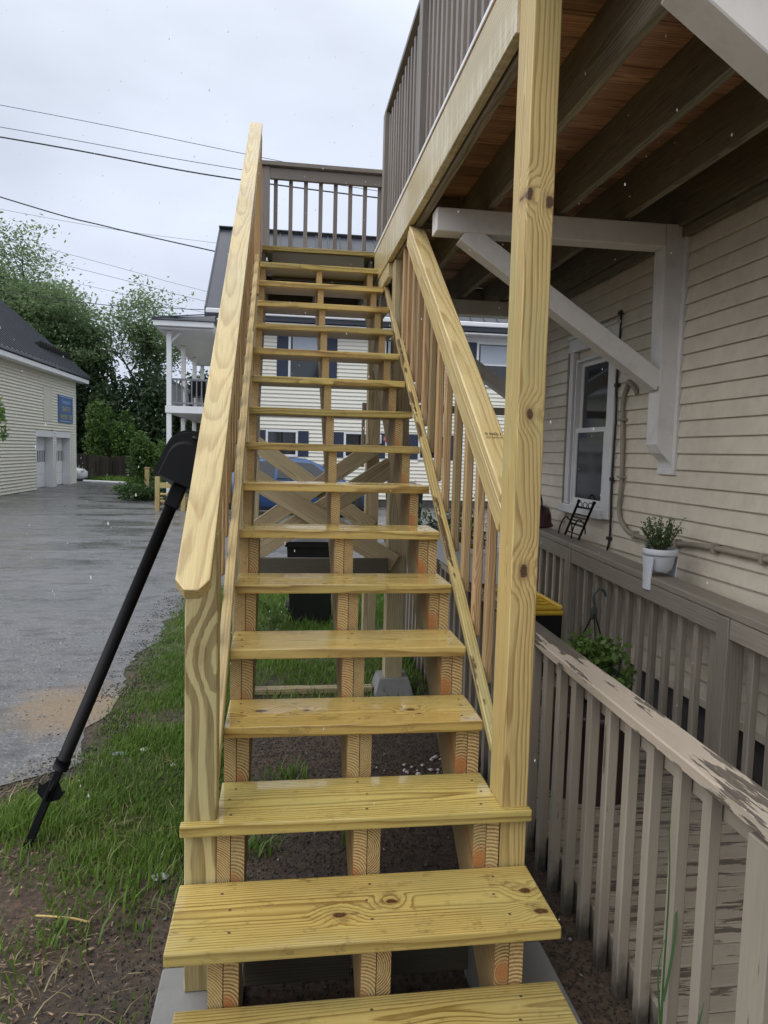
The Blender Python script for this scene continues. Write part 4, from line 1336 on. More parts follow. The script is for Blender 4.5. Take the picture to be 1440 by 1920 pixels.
def car(loc, rot, paint, label, group=None):
    """five-door hatchback facing local +X"""
    c = thing('parked_car', loc, label, 'car', group)
    c.rotation_euler = (0, 0, rot)
    WM[c] = Matrix.Translation(Vector(loc)) @ Matrix.Rotation(rot, 4, 'Z')
    c.matrix_basis = WM[c]
    T = lambda p: WM[c] @ Vector(p)
    # lofted body: cross sections along x  (x, half width at sill, z sill, half width at belt, z belt)
    belt = [(-2.08, .62, .45, .66, .80), (-2.00, .78, .30, .80, .92), (-1.6, .84, .22, .86, .98), (-.6, .85, .20, .88, .97), (.5, .85, .20, .88, .95), (1.05, .84, .21, .87, .93),
            (1.55, .83, .24, .84, .84), (1.95, .78, .28, .76, .74), (2.12, .62, .34, .58, .62)]
    V, F = [], []
    for x, ws, zs, wb, zb in belt:
        zm = (zs + zb) * .52
        ring = [(ws * .92, zs), (ws, zs + .08), (max(ws, wb) + .015, zm), (wb, zb - .05), (wb - .09, zb), (0, zb + .03)]
        full = [(y, z) for y, z in ring] + [(-y, z) for y, z in ring[-2::-1]]
        V += [T((x, y, z)) for y, z in full]
    n = 11
    for i in range(len(belt) - 1):
        for k in range(n):
            k2 = (k + 1) % n
            F.append((i * n + k, i * n + k2, (i + 1) * n + k2, (i + 1) * n + k))
    F += [tuple(range(n))[::-1], tuple(range((len(belt) - 1) * n, len(belt) * n))]
    o = mobj('body', V, F, paint, c, smooth=True)
    # cabin: glasshouse and roof
    cab = [(-2.0, .60, .93, .60, .96), (-1.72, .79, .95, .60, 1.36), (-1.35, .83, .96, .62, 1.48), (-.55, .84, .96, .64, 1.54), (.25, .84, .95, .63, 1.50), (.62, .82, .95, .60, 1.36), (1.28, .76, .92, .70, .96)]
    V, F = [], []
    for x, wb, zb, wt, zt in cab:
        V += [T((x, wb, zb)), T((x, wt, zt - .05)), T((x, wt - .1, zt)), T((x, -wt + .1, zt)), T((x, -wt, zt - .05)), T((x, -wb, zb))]
    for i in range(len(cab) - 1):
        for k in range(5):
            F.append((i * 6 + k, i * 6 + k + 1, (i + 1) * 6 + k + 1, (i + 1) * 6 + k))
    mobj('roof', V, F, paint, c, smooth=True)
    for s in (1, -1):
        q = lambda a, b, t: a + (b - a) * t
        for nm, A, B in (('side_window', (-1.52, -.62), (-1.22, -.55)), ('side_window', (-.52, .62), (-.48, .28))):
            Q = [(A[0], s * .845, 1.00), (A[1], s * .85, .995), (B[1], s * .665, 1.43), (B[0], s * .66, 1.42)]
            if A[1] > .5: Q = [(A[0], s * .85, 1.0), (.98, s * .815, .97), (.40, s * .655, 1.39), (B[0], s * .668, 1.44)]
            Q2 = [(x, y * 1.012, z) for x, y, z in Q]
            mobj(nm, [T(p) for p in Q] + [T(p) for p in Q2], [(0, 1, 2, 3), (7, 6, 5, 4), (0, 4, 5, 1), (1, 5, 6, 2), (2, 6, 7, 3), (3, 7, 4, 0)], m_glass, c)
        mb = MB()
        mb.box((.80, s * .90 - .06, .98), (.98, s * .90 + .10 * (s > 0) + .0, 1.08), .03)
        mobj('mirror', [T(v) for v in mb.V], mb.F, paint, c)
        mb = MB(); mb.box((1.75, s * .62 - .13, .60), (2.06, s * .62 + .13, .73), .05)
        mobj('headlight', [T(v) for v in mb.V], mb.F, m_lamp, c)
        mb = MB(); mb.box((-2.07, s * .66 - .1, .72), (-1.95, s * .66 + .1, .92), .04)
        mobj('tail_light', [T(v) for v in mb.V], mb.F, m_tail, c)
    for zz, V in (('windscreen', [(.66, .56, 1.35), (.66, -.56, 1.35), (1.26, -.68, .985), (1.26, .68, .985)]), ('rear_window', [(-1.76, .54, 1.33), (-1.76, -.54, 1.33), (-1.98, -.58, 1.0), (-1.98, .58, 1.0)])):
        s = 1 if zz == 'windscreen' else -1
        V2 = [(x + .02 * s, y, z + .02) for x, y, z in V]
        mobj(zz, [T(p) for p in V] + [T(p) for p in V2], [(0, 1, 2, 3), (7, 6, 5, 4), (0, 4, 5, 1), (1, 5, 6, 2), (2, 6, 7, 3), (3, 7, 4, 0)], m_glass, c)
    for x in (-1.33, 1.32):
        for s in (1, -1):
            prof = [(.18, -.10), (.30, -.105), (.325, -.07), (.325, .07), (.30, .105), (.18, .10)]
            V, F = lathe_geo(prof, (0, 0, 0), 22)
            V = [T((x + v[0], s * .80 + v[2], .325 + v[1])) for v in V]
            w = mobj('wheel', V, F, m_tyre, c, smooth=True)
            mb = MB()
            V, F = lathe_geo([(.001, .06), (.06, .06), (.07, .02), (.17, .02), (.19, .06), (.20, .06), (.20, .0)], (0, 0, 0), 20)
            mb.add([(v[0], v[2], v[1]) for v in V], F)
            for k in range(5):
                a = k * 2 * math.pi / 5
                mb.tube([(.05 * math.cos(a), .075, .05 * math.sin(a)), (.19 * math.cos(a), .07, .19 * math.sin(a))], .024, 5)
            mobj('rim', [T((x + v[0], s * (.80 + v[1] * 1.2), .325 + v[2])) for v in mb.V], mb.F, m_rimm, w)
            V, F = lathe_geo([(.001, .0), (.40, .0), (.40, .004), (.001, .004)], (0, 0, 0), 22)
            mobj('wheel_arch', [T((x + v[0], s * (.862 + v[2]), .335 + max(v[1], -.06))) for v in V], F, m_trimblk, c)
    mb = MB(); mb.box((-1.9, -.80, .16), (1.95, .80, .30), .04)
    mobj('sill', [T(v) for v in mb.V], mb.F, m_trimblk, c)
    return c


car((.12, 17.2, 0), 0, m_carblue, 'blue hatchback parked in front of the cream apartment house')
car((-11.5, 34.2, -.2), R(-8), m_carwhite, 'white car nose showing past the far corner of the garage')
pipe = tube('white_pipe', [(-9.2, 31.9, .06), (-8.1, 31.5, .05), (-7.2, 31.1, .05)], .07, m_white)
tag(pipe, 'white pipe lying on the asphalt by the garage corner', 'pipe')

# ================================================================== board fence, new posts
FN = thing('board_fence', (-8, 33.6, 0), 'dark weathered board fence below the hedge beyond the driveway', 'fence')
m_fence = wood('fence_wood', (.055, .042, .034), (.035, .027, .022), rough=.8, knots=.1, greenamt=.3, green=(.045, .048, .035), var=.7)
for k in range(58):
    x = -10.6 + k * .152
    y = 33.6 + .05 * math.sin(k * 1.3)
    box('fence_board', (x, y, -.3), (x + .142, y + .022, 1.22 + .05 * math.sin(k * .35) + random.uniform(-.03, .03)), m_fence, FN, .004, 'z')
for zz in (.15, .85):
    box('fence_rail', (-10.6, 33.7, zz), (-1.8, 33.74, zz + .09), m_fence, FN, .004)
gp = thing('wooden_post', (-4.72, 22.5, 0), 'short new wooden post standing in the planting bed by the driveway', 'post')
box('post', (-4.80, 22.45, -.1), (-4.66, 22.59, 1.0), m_post, gp, .006, 'z')
box('post_cap', (-4.815, 22.435, 1.001), (-4.645, 22.605, 1.03), m_post, gp, .006)
ws = thing('wooden_steps', (-3.4, 18.1, 0), 'small new wooden steps beside the white porch post', 'steps')
for x in (-3.66, -2.98):
    box('step_post', (x, 17.62, -.05), (x + .12, 17.74, .92), m_post, ws, .005, 'z')
    box('step_side', (x, 17.75, .08), (x + .045, 18.75, .30), m_post, ws, .005, 'y')
for k in range(3):
    box('step_board', (-3.62, 17.72 + .28 * k, .22 + .18 * k), (-2.9, 18.0 + .28 * k, .26 + .18 * k), m_post, ws, .004)
box('step_board', (-3.62, 17.63, .62), (-2.9, 17.67, .76), m_post, ws, .004)

# ================================================================== wheelie bins
def bin_(loc, label, s=1., group=None):
    b = thing('wheelie_bin', loc, label, 'bin', group)
    x, y, z = loc
    hw, hd = .24 * s, .27 * s
    H = .80 * s
    V = []
    for k, zz in ((.80, .05), (.98, H), (1.06, H), (1.06, H + .05)):
        V += [(x - hw * k, y - hd * k, zz), (x + hw * k, y - hd * k, zz), (x + hw * k, y + hd * k, zz), (x - hw * k, y + hd * k, zz)]
    F = [(3, 2, 1, 0)]
    for i in range(3):
        for k in range(4): F.append((4 * i + k, 4 * i + (k + 1) % 4, 4 * i + 4 + (k + 1) % 4, 4 * i + 4 + k))
    F.append((12, 13, 14, 15))
    mobj('bin_body', V, F, m_blackpl, b)
    V, F = [], []
    nu, nv = 9, 7
    for j in range(nv):
        for i in range(nu):
            u, v = i / (nu - 1) * 2 - 1, j / (nv - 1) * 2 - 1
            zz = H + .055 + .085 * (1 - u ** 4) * (1 - v ** 4) + (.02 if abs(u) < .7 and j % 2 else 0)
            V.append((x + u * hw * 1.13, y + v * hd * 1.13, zz))
    for j in range(nv - 1):
        for i in range(nu - 1):
            F.append((j * nu + i, j * nu + i + 1, (j + 1) * nu + i + 1, (j + 1) * nu + i))
    m = mobj('lid', V, F, plain('bin_lid_wet', (.016, .017, .02), .12), b, smooth=True)
    tube('handle', [(x - hw * .8, y + hd * 1.2, H + .02), (x + hw * .8, y + hd * 1.2, H + .02)], .016, m_blackpl, b)
    for sx in (-1, 1):
        V, F = lathe_geo([(.001, -.02), (.09 * s, -.02), (.09 * s, .02), (.001, .02)], (0, 0, 0), 14)
        mobj('wheel', [(x + sx * hw * .9 + v[2], y + hd * .8 + v[0], .09 * s + v[1]) for v in V], F, m_tyre, b)
    return b


bin_((.02, 4.85, 0), 'black wheelie bin with a wet lid on the grass behind the stairs')
bin_((2.02, 11.0, 0), 'tall black bin standing farther off between the landing posts', 1.3)

# ================================================================== mailbox on its leaning post
MBX = thing('mailbox', (-1.353, .72, 0), 'black mailbox on a black post leaning against the stair handrail', 'mailbox')
pb, pt = Vector((-1.36, .73, -.04)), Vector((-.745, 1.0, 1.555))
ax = (pt - pb).normalized()
side = ax.cross(Vector((0, 1, 0))).normalized()
fwd = side.cross(ax).normalized()
Ms = frame(pb, pt, (0, -1, 0))
at = lambda d: pb + ax * d
L = (pt - pb).length
board('ground_spike', at(0), at(.50), .034, .034, m_black, MBX, (0, -1, 0), .004)
tube('post', [at(.40), at(L)], .028, m_black, MBX, 14)
tube('post_collar', [at(.385), at(.43)], .033, m_black, MBX, 14)
for k, (dv, s) in enumerate(((side, 1), (side, -1), (fwd, 1), (fwd, -1))):
    c = at(.26)
    up_ = ax
    q = dv * s
    P = [c + q * .018 - up_ * .015, c + q * .050 + up_ * .005, c + q * .060 + up_ * .048, c + q * .045 + up_ * .040, c + q * .018 + up_ * .075]
    nrm = q.cross(up_).normalized() * .003
    V = [p + nrm for p in P] + [p - nrm for p in P]
    mobj('spike_fin', V, [(0, 1, 2, 3, 4), (9, 8, 7, 6, 5)] + [(i, 5 + i, 5 + (i + 1) % 5, (i + 1) % 5) for i in range(5)], m_black, MBX)
board('post_socket', at(L - .10), at(L + .01), .066, .066, m_black, MBX, (0, -1, 0), .006)
# box: half-round body, its door to the viewer
bx, hw, hs, LN = at(L + .006), .098, .140, .48
bu, bs = (ax + Vector((.06, 0, 0))).normalized(), None
bs = Vector((bu.z, 0, -bu.x)).normalized()
bf = Vector((.10, 1, 0)); bf = (bf - bu * bf.dot(bu)).normalized()
arch = [(-hw, 0), (-hw, hs)] + [(-hw * math.cos(a), hs + hw * math.sin(a)) for a in np.linspace(0, math.pi, 15)[1:-1]] + [(hw, hs), (hw, 0)]


def loft(name, secs, mat, parent, smooth=False):
    V, F = [], []
    n = len(secs[0])
    for s in secs: V += s
    for i in range(len(secs) - 1):
        for k in range(n): F.append((i * n + k, i * n + (k + 1) % n, (i + 1) * n + (k + 1) % n, (i + 1) * n + k))
    F += [tuple(range(n))[::-1], tuple(range((len(secs) - 1) * n, len(secs) * n))]
    o = mobj(name, V, F, mat, parent, smooth=False)
    return o


def sec(t, k): return [bx + bs * (u * k) + bu * (.004 + v * k if v > 0 else .004) + bf * t for u, v in arch]


loft('mailbox_body', [sec(-.14, 1.), sec(-.14 + LN, 1.)], m_black, MBX)
loft('rim_band', [sec(-.150, 1.03), sec(-.128, 1.03)], m_black, MBX)
door = loft('door', [sec(-.158, .97), sec(-.151, .99)], m_black, MBX)
loft('door_panel', [sec(-.164, .74), sec(-.1585, .80)], m_black, door)
c = bx + bu * (hs + hw * .78) - bf * .165
board('latch', c - bs * .010, c + bs * .010, .014, .02, m_blackpl, door, -bf, .004)
c = bx + bs * (hw + .008) + bu * .10 + bf * .02
board('flag', c, c + bu * .11, .05, .006, m_black, MBX, bs, .002)

# ================================================================== things on the porch
# long white planter resting on the near railing
PL = thing('planter_box', (.85, 2.0, 1.03), 'long white planter box on the porch railing behind the stairs', 'planter')
y0, y1, zb, zt_ = 1.36, 2.72, 1.034, 1.205
V = []
for k, zz in ((.80, zb), (1., zt_), (1.12, zt_), (1.12, zt_ + .022), (.92, zt_ + .022), (.88, zt_ - .03)):
    V += [(.85 - .09 * k, y0 + .05 * (1 - k) * 2, zz), (.85 + .09 * k, y0 + .05 * (1 - k) * 2, zz), (.85 + .09 * k, y1 - .05 * (1 - k) * 2, zz), (.85 - .09 * k, y1 - .05 * (1 - k) * 2, zz)]
F = [(3, 2, 1, 0)]
for i in range(5):
    for k in range(4): F.append((4 * i + k, 4 * i + (k + 1) % 4, 4 * i + 4 + (k + 1) % 4, 4 * i + 4 + k))
m_plant = plain('planter_plastic', (.62, .65, .70), .45, var=.05)
mobj('trough', V, F, m_plant, PL)
box('potting_soil', (.775, y0 + .01, zt_ - .07), (.925, y1 - .01, zt_ - .028), m_soil, PL, .003, 'y')

m_leaf_herb = leafmat('herb_leaves', (.045, .10, .030), (.10, .19, .06), .25)
m_leaf_dk = leafmat('dark_leaves', (.018, .038, .014), (.045, .085, .025), .25)
m_leaf_md = leafmat('mid_leaves', (.036, .074, .024), (.085, .150, .045), .35)
m_leaf_br = leafmat('bright_leaves', (.065, .13, .03), (.16, .26, .07), .4)
m_leaf_gr = leafmat('grey_leaves', (.14, .19, .15), (.25, .30, .24), .2)
m_grass = leafmat('grass_blades', (.060, .125, .020), (.190, .300, .055), .45)
m_drygrass = leafmat('dry_grass', (.16, .13, .06), (.36, .30, .16), .2)
m_stem = plain('stem_brown', (.075, .055, .035), .7)
m_bark = plain('bark', (.060, .050, .042), .85, var=.35, scale=8, bump=.4)


def leaf_arrays(C, size, flat=.5, aspect=.5, rs=rng):
    """quads (diamonds) at centres C (n,3)"""
    n = len(C)
    u = rs.normal(size=(n, 3)); u[:, 2] *= flat
    u /= np.linalg.norm(u, axis=1)[:, None] + 1e-9
    w = rs.normal(size=(n, 3)); w[:, 2] *= flat
    w -= u * (u * w).sum(1)[:, None]
    w /= np.linalg.norm(w, axis=1)[:, None] + 1e-9
    s = (size * rs.uniform(.6, 1.35, n))[:, None]
    nn = np.cross(u, w)
    V = np.stack([C - u * s * .5, C + w * s * aspect * .5 + nn * s * .06, C + u * s * .5, C - w * s * aspect * .5 + nn * s * .06], 1).reshape(-1, 3)
    T = np.arange(4 * n).reshape(n, 4)
    return V, T


def herb(name, base, n_st, H, spread, nl, ls, lm, parent, stems=True):
    mb = MB(); C = []
    for k in range(n_st):
        a = random.uniform(0, 6.28); r = spread * math.sqrt(random.random())
        p0 = Vector(base) + Vector((math.cos(a) * r * .25, math.sin(a) * r * .25, 0))
        h = H * random.uniform(.6, 1.)
        p1 = p0 + Vector((math.cos(a) * r * .5, math.sin(a) * r * .5, h * .55))
        p2 = p0 + Vector((math.cos(a) * r, math.sin(a) * r, h))
        mb.tube([p0, p1, p2], [.0022, .0018, .001], 4)
        for j in range(nl):
            t = random.uniform(.2, 1.)
            p = p0 * (1 - t) ** 2 + p1 * 2 * t * (1 - t) + p2 * t * t
            C.append((p.x + random.gauss(0, ls * .55), p.y + random.gauss(0, ls * .55), p.z + random.gauss(0, ls * .3)))
    if stems: mb.build('stems', m_stem, parent)
    V, T = leaf_arrays(np.array(C), ls, .8, .6)
    return tri_mesh(name, V, T, lm, parent, n=4)


for k in range(5):
    herb('leaves', (.85, y0 + .18 + k * .25, zt_ - .03), 7, random.uniform(.12, .30), .10, 16, .028, m_leaf_herb, PL)

# white saddle pot on the far railing with a herb
py = 1.20; pz = fcz(py)
POT = thing('flower_pot', (1.775, py, pz), 'white plastic saddle pot with a leafy herb on the porch railing', 'plant pot')
prof = [(.70*a, .70*b) for a, b in ((.070, .035), (.092, .055), (.112, .155), (.114, .165), (.128, .165), (.131, .175), (.131, .205), (.126, .212), (.116, .212), (.112, .20), (.108, .178), (.001, .176))]
V, F = lathe_geo(prof, (1.775, py, pz), 28)
mobj('pot', V, F, m_plant, POT, smooth=True)
V, F = lathe_geo([(.0763, .128), (.035, .134), (.001, .133)], (1.775, py, pz), 20)
mobj('potting_soil', V, F, plain('potting_soil', (.02, .015, .012), .9, var=.5, scale=80, bump=.6), POT)
for s in (-1, 1):
    V = []
    for zz, r, w in ((.105, .0756, .060), (.03, .070, .046), (-.075, .068, .040)):
        for th_ in (0, .006):
            for q in np.linspace(-1, 1, 7):
                yy = py + q * w
                xx = math.sqrt(max(.001, (r + .008) ** 2 - (q * w * .8) ** 2)) + th_
                V.append((1.775 + s * (xx - .002), yy, pz + zz))
    F = []
    for i in range(2):
        for k in range(6):
            a = i * 14 + k
            F.append((a, a + 1, a + 15, a + 14)); F.append((a + 7, a + 21, a + 22, a + 8))
        F.append((i * 14, i * 14 + 14, i * 14 + 21, i * 14 + 7)); F.append((i * 14 + 6, i * 14 + 13, i * 14 + 27, i * 14 + 20))
    F.append(tuple([28 + k for k in range(7)] + [41 - k for k in range(7)]))
    mobj('saddle_leg', V, F, m_plant, POT, smooth=False)
herb('leaves', (1.775, py, pz + .125), 44, .20, .095, 30, .0135, m_leaf_herb, POT)
herb('pale_leaves', (1.72, py + .04, pz + .125), 5, .06, .02, 10, .02, m_leaf_gr, POT)

# dark red watering can with a hoop handle on the far railing
kx, ky = 1.775, 3.10; kz = fcz(ky)
KT = thing('watering_can', (kx, ky, kz), 'dark red watering can with hoop handle on the porch railing', 'watering can')
V, F = lathe_geo([(.001, 0), (.115, 0), (.122, .012), (.108, .03), (.100, .10), (.085, .145), (.055, .165), (.001, .168)], (kx, ky, kz), 24)
m_maroon = plain('maroon_enamel', (.060, .018, .020), .4)
mobj('can_body', V, F, m_maroon, KT, smooth=True)
tube('handle', [(kx, ky + .07 * math.cos(a), kz + .155 + .105 * math.sin(a)) for a in np.linspace(0, math.pi, 13)], .007, m_black, KT)
tube('spout', [(kx - .03, ky + .09, kz + .04), (kx - .03, ky + .17, kz + .13)], [.018, .009], m_maroon, KT)
cb = thing('storage_crate', (1.62, 3.6, 1.1), 'small grey crate at the far end of the porch railing', 'crate')
box('crate_body', (1.70, 3.42, fcz(3.5) + .002), (1.85, 3.66, fcz(3.5) + .17), plain('crate_grey', (.10, .12, .12), .6), cb, .01)
box('crate_lid', (1.69, 3.41, fcz(3.5) + .171), (1.86, 3.67, fcz(3.5) + .19), plain('crate_grey_lid', (.13, .15, .15), .6), cb, .006)

# wrought iron trellis stand on the railing, leaning to the wall
IR = thing('plant_stand', (1.87, 2.5, 1.15), 'small black wrought iron stand leaning on the wall under the window', 'plant stand')
mb = MB()
a0, a1 = Vector((1.825, 2.66, fcz(2.66))), Vector((1.87, 2.54, 1.425))
b0, b1 = Vector((1.825, 2.41, fcz(2.41))), Vector((1.87, 2.28, 1.43))
for nm, p, q in (('upright', a0, a1), ('upright', b0, b1)):
    tube(nm, [p, q], .009, m_black, IR)
    V, F = lathe_geo([(.001, -.014), (.012, -.008), (.014, 0), (.012, .008), (.001, .014)], q, 10)
    mobj('finial', V, F, m_black, IR, smooth=True)
for t in (.12, .36, .46, .55, .64, .84):
    tube('crossbar', [a0.lerp(a1, t), b0.lerp(b1, t)], .005 if t not in (.36, .84) else .008, m_black, IR, 6)
sc_ = MB()
for k in range(3):
    c = a0.lerp(a1, .92).lerp(b0.lerp(b1, .92), (k + .5) / 3)
    sc_.tube([c + Vector((0, .035 * math.cos(a), .02 * math.sin(a))) for a in np.linspace(0, 6.28, 13)], .003, 5)
sc_.build('scrollwork', m_black, IR)
for yy in (2.70, 2.46):
    tube('side_hoop', smooth_path([(1.79, yy, fcz(yy)), (1.80, yy - .01, 1.24), (1.83, yy - .03, 1.30), (1.86, yy - .06, 1.26), (1.86, yy - .08, 1.20)], 4), .005, m_black, IR, 6)

# tote with yellow lid on the walkway
TX, TY = 1.50, 2.66
TO = thing('storage_tote', (TX, TY, fz(TY)), 'black storage tote with a ribbed yellow lid on the porch walkway', 'tote')
m_yl = plain('yellow_lid', (.75, .50, .05), .4, var=.15, dirt=.3, dcol=(.25, .16, .03))
tb = fz(TY) + .002
V = []
for k, zz in ((.86, tb), (1., tb + .46)):
    V += [(TX - .215 * k, TY - .31 * k, zz), (TX + .215 * k, TY - .31 * k, zz), (TX + .215 * k, TY + .31 * k, zz), (TX - .215 * k, TY + .31 * k, zz)]
mobj('tote_body', V, [(3, 2, 1, 0), (4, 5, 6, 7)] + [(k, (k + 1) % 4, 4 + (k + 1) % 4, 4 + k) for k in range(4)], m_blackpl, TO)
ld = box('lid', (TX - .24, TY - .335, tb + .462), (TX + .24, TY + .335, tb + .495), m_yl, TO, .014, 'y')
rb = MB()
for s in (-1, 1):
    rb.box((TX + s * .215 - .016, TY - .32, tb + .496), (TX + s * .215 + .016, TY + .32, tb + .522), .008)
    rb.box((TX - .198, TY + s * .31 - .016, tb + .496), (TX + .198, TY + s * .31 + .016, tb + .522), .008)
for k in range(-2, 3):
    rb.box((TX - .19, TY + k * .105 - .007, tb + .4955), (TX + .19, TY + k * .105 + .007, tb + .505), .003)
rb.box((TX - .007, TY - .29, tb + .4957), (TX + .007, TY + .29, tb + .506), .003)
rb.build('lid_ribs', m_yl, ld)

# hanging basket standing on an upturned tub
HX, HY = 1.27, .92
TB = thing('maroon_tub', (HX - .02, .72, fz(.7)), 'dark maroon round tub on the walkway behind the pickets', 'tub')
V, F = lathe_geo([(.001, 0), (.20, 0), (.205, .02), (.225, .40), (.245, .405), (.248, .435), (.235, .437), (.22, .40), (.001, .39)], (1.235, .80, fz(.8) + .002), 28)
mobj('tub_body', V, F, plain('maroon_plastic', (.040, .022, .024), .45), TB, smooth=True)
HB = thing('hanging_basket', (HX, HY, .44), 'green hanging basket plant with a dark hook resting on the tub', 'plant')
V, F = lathe_geo([(.001, .0), (.075, .0), (.085, .01), (.118, .13), (.128, .135), (.128, .15), (.112, .15), (.108, .12), (.001, .12)], (1.235, .82, fz(.8) + .442), 22)
mobj('pot', V, F, m_blackpl, HB, smooth=True)
hz = fz(.8) + .442
top = Vector((1.245, .84, hz + .43))
for a in (.3, 2.4, 4.5):
    tube('hanger_strand', [(1.235 + .122 * math.cos(a), .82 + .122 * math.sin(a), hz + .145), top], .004, m_blackpl, HB, 5)
m_hook = plain('hook_green', (.03, .04, .037), .4)
hk = [top + Vector((0, 0, -.01)), top + Vector((0, 0, .03))] + [top + Vector((.024 - .030 * math.cos(a), 0, .075 + .038 * math.sin(a))) for a in np.linspace(-.3, math.pi * 1.0, 10)]
tube('hook', smooth_path(hk, 3), .0075, m_hook, HB, 8)
box('hook_plate', tuple(top + Vector((-.016, -.006, -.035))), tuple(top + Vector((.016, .006, .02))), m_hook, HB, .004, 'z')
herb('leaves', (1.245, .82, hz + .10), 60, .22, .125, 16, .040, leafmat('basket_leaves', (.075, .15, .03), (.18, .28, .07), .4), HB)
herb('leaves', (1.29, .80, hz + .06), 22, .10, .15, 12, .042, leafmat('basket_leaves_pale', (.10, .18, .04), (.22, .31, .10), .4), HB)

# ================================================================== grass, weeds and litter
def blades(name, X, Y, H, mat, w=.0045, lean=.5, kind='stuff', z0=0.0):
    n = len(X)
    a = rng.uniform(0, 2 * np.pi, n)
    ln = rng.uniform(.15, 1., n) * lean
    d = np.stack([np.cos(a), np.sin(a)], 1)
    s = np.stack([-np.sin(a), np.cos(a)], 1)
    ww = (w * rng.uniform(.6, 1.4, n))[:, None]
    B = np.stack([X, Y], 1)
    zb = np.full((n, 1), z0)
    h = H[:, None]
    def P(t, k, sg):
        xy = B + d * (ln[:, None] * h * t ** 2) + s * (ww * k * sg)
        return np.concatenate([xy, zb + h * (t - .25 * ln[:, None] * t ** 2)], 1)
    V = np.stack([P(0, 1, -1), P(0, 1, 1), P(.5, .8, -1), P(.5, .8, 1), P(1., 0.02, 1)], 1).reshape(-1, 3)
    o = np.arange(n)[:, None] * 5
    T = np.concatenate([o + np.array([[0, 1, 3]]), o + np.array([[0, 3, 2]]), o + np.array([[2, 3, 4]])], 0)
    return tri_mesh(name, V, T, mat, None, kind)


def scatter(n, x0, x1, y0, y1, dens):
    X = rng.uniform(x0, x1, n); Y = rng.uniform(y0, y1, n)
    k = np.array([dens(x, y) for x, y in zip(X, Y)])
    m = rng.uniform(0, 1, n) < k
    return X[m], Y[m], k[m]


def fb(x, y, s=1., o=0.): return .5 + .5 * mnoise.fractal((x * s + o, y * s - o, o), 1., 2., 4)


sst = lambda v, a, b: max(0., min(1., (v - a) / (b - a)))


def lawn(x, y):
    """thick turf between the driveway edge and the stairs"""
    e = -1.36 - (1.2 if y < 1.4 else 0) * sst(1.4 - y, 0, 1.2)
    d = sst(x, e - .05, e + .22) * sst(-.50 - x, -.02, .06)
    d *= sst(y, .28 + .25 * (fb(x, 0, 1.5) - .5), .62) * sst(6.5 - y, 0, 1.)
    n = fb(x, y, 1.3, 3.)
    bare = sst(n, .30, .58)
    if y > 2.2: bare *= sst(x, -1.25 + .35 * (fb(x, y, .9, 9) - .3), -.95)
    return d * max(.0, bare)


def short(x, y):
    e = -1.42
    return sst(x, e, e + .3) * sst(-.45 - x, -.02, .05) * sst(y, .4, 1.) * sst(7.0 - y, 0, 1.) * (.25 + .75 * sst(fb(x, y, 1.7, 5), .38, .55))


def under(x, y):
    return sst(y, 2.3 + .5 * (fb(x, y, 1.2, 2) - .5), 3.4) * sst(7.4 - y, 0, .6) * (.3 + .7 * sst(fb(x, y, 1.5, 8), .35, .55)) * sst(x, -.62, -.5) * sst(1.5 - x, 0, .5)


X, Y, k = scatter(130000, -2.6, -.45, .25, 6.5, lawn)
blades('grass', X, Y, (.022 + .070 * rng.uniform(.25, 1., len(X)) * k), m_grass, .0027, .9)
X, Y, k = scatter(70000, -1.5, -.45, .4, 7, short)
blades('grass', X, Y, rng.uniform(.012, .045, len(X)), m_grass, .003, .9)
X, Y, k = scatter(60000, -.62, 1.5, 2.2, 7.4, under)
blades('grass', X, Y, rng.uniform(.02, .085, len(X)), m_grass, .004, .8)
sparse = lambda x, y: .22 * sst(fb(x, y, 2.2, 1), .45, .65) * sst(-.62 - x, 0, .1)
X, Y, k = scatter(16000, -2.6, -.6, -1.2, .6, sparse)
blades('grass', X, Y, rng.uniform(.02, .10, len(X)), m_grass, .0035, .9)
# tufts beside and under the stairs
tx, ty, th2 = [], [], []
for cx, cy, n, h, sp in ((-1.28, -.62, 90, .17, .10), (-.98, -.72, 70, .13, .08), (-1.5, -.1, 80, .12, .14), (-1.05, .1, 60, .1, .1), (-.85, .35, 90, .12, .10), (-.30, .95, 60, .16, .05), (-.22, 1.25, 70, .14, .07), (-.36, .6, 50, .13, .05),
                         (.05, .62, 14, .15, .03), (-.2, 2.2, 30, .2, .05), (.35, .9, 10, .12, .03), (-1.62, .62, 130, .13, .18), (-1.3, 1.0, 90, .14, .1), (.0, 4.45, 30, .22, .06), (-.15, 4.4, 25, .3, .1), (.2, 4.4, 20, .2, .1)):
    tx.append(rng.normal(cx, sp, n)); ty.append(rng.normal(cy, sp, n)); th2.append(h * rng.uniform(.35, 1., n))
blades('grass', np.concatenate(tx), np.concatenate(ty), np.concatenate(th2), m_grass, .0045, .9)
X, Y, k = scatter(5200, -2.6, -.6, -1.2, 1.6, lambda x, y: .5 * sst(fb(x, y, 1.9, 4), .40, .6))
blades('dry_grass', X, Y, rng.uniform(.02, .09, len(X)), m_drygrass, .0022, 2.5)
X, Y, k = scatter(26000, -9.5, -3.7, 30.5, 33.5, lambda x, y: .6 * sst(x + y, 23.8, 25.))
blades('grass', X[:6000], Y[:6000], rng.uniform(.1, .4, len(X[:6000])), m_grass, .03, .8)


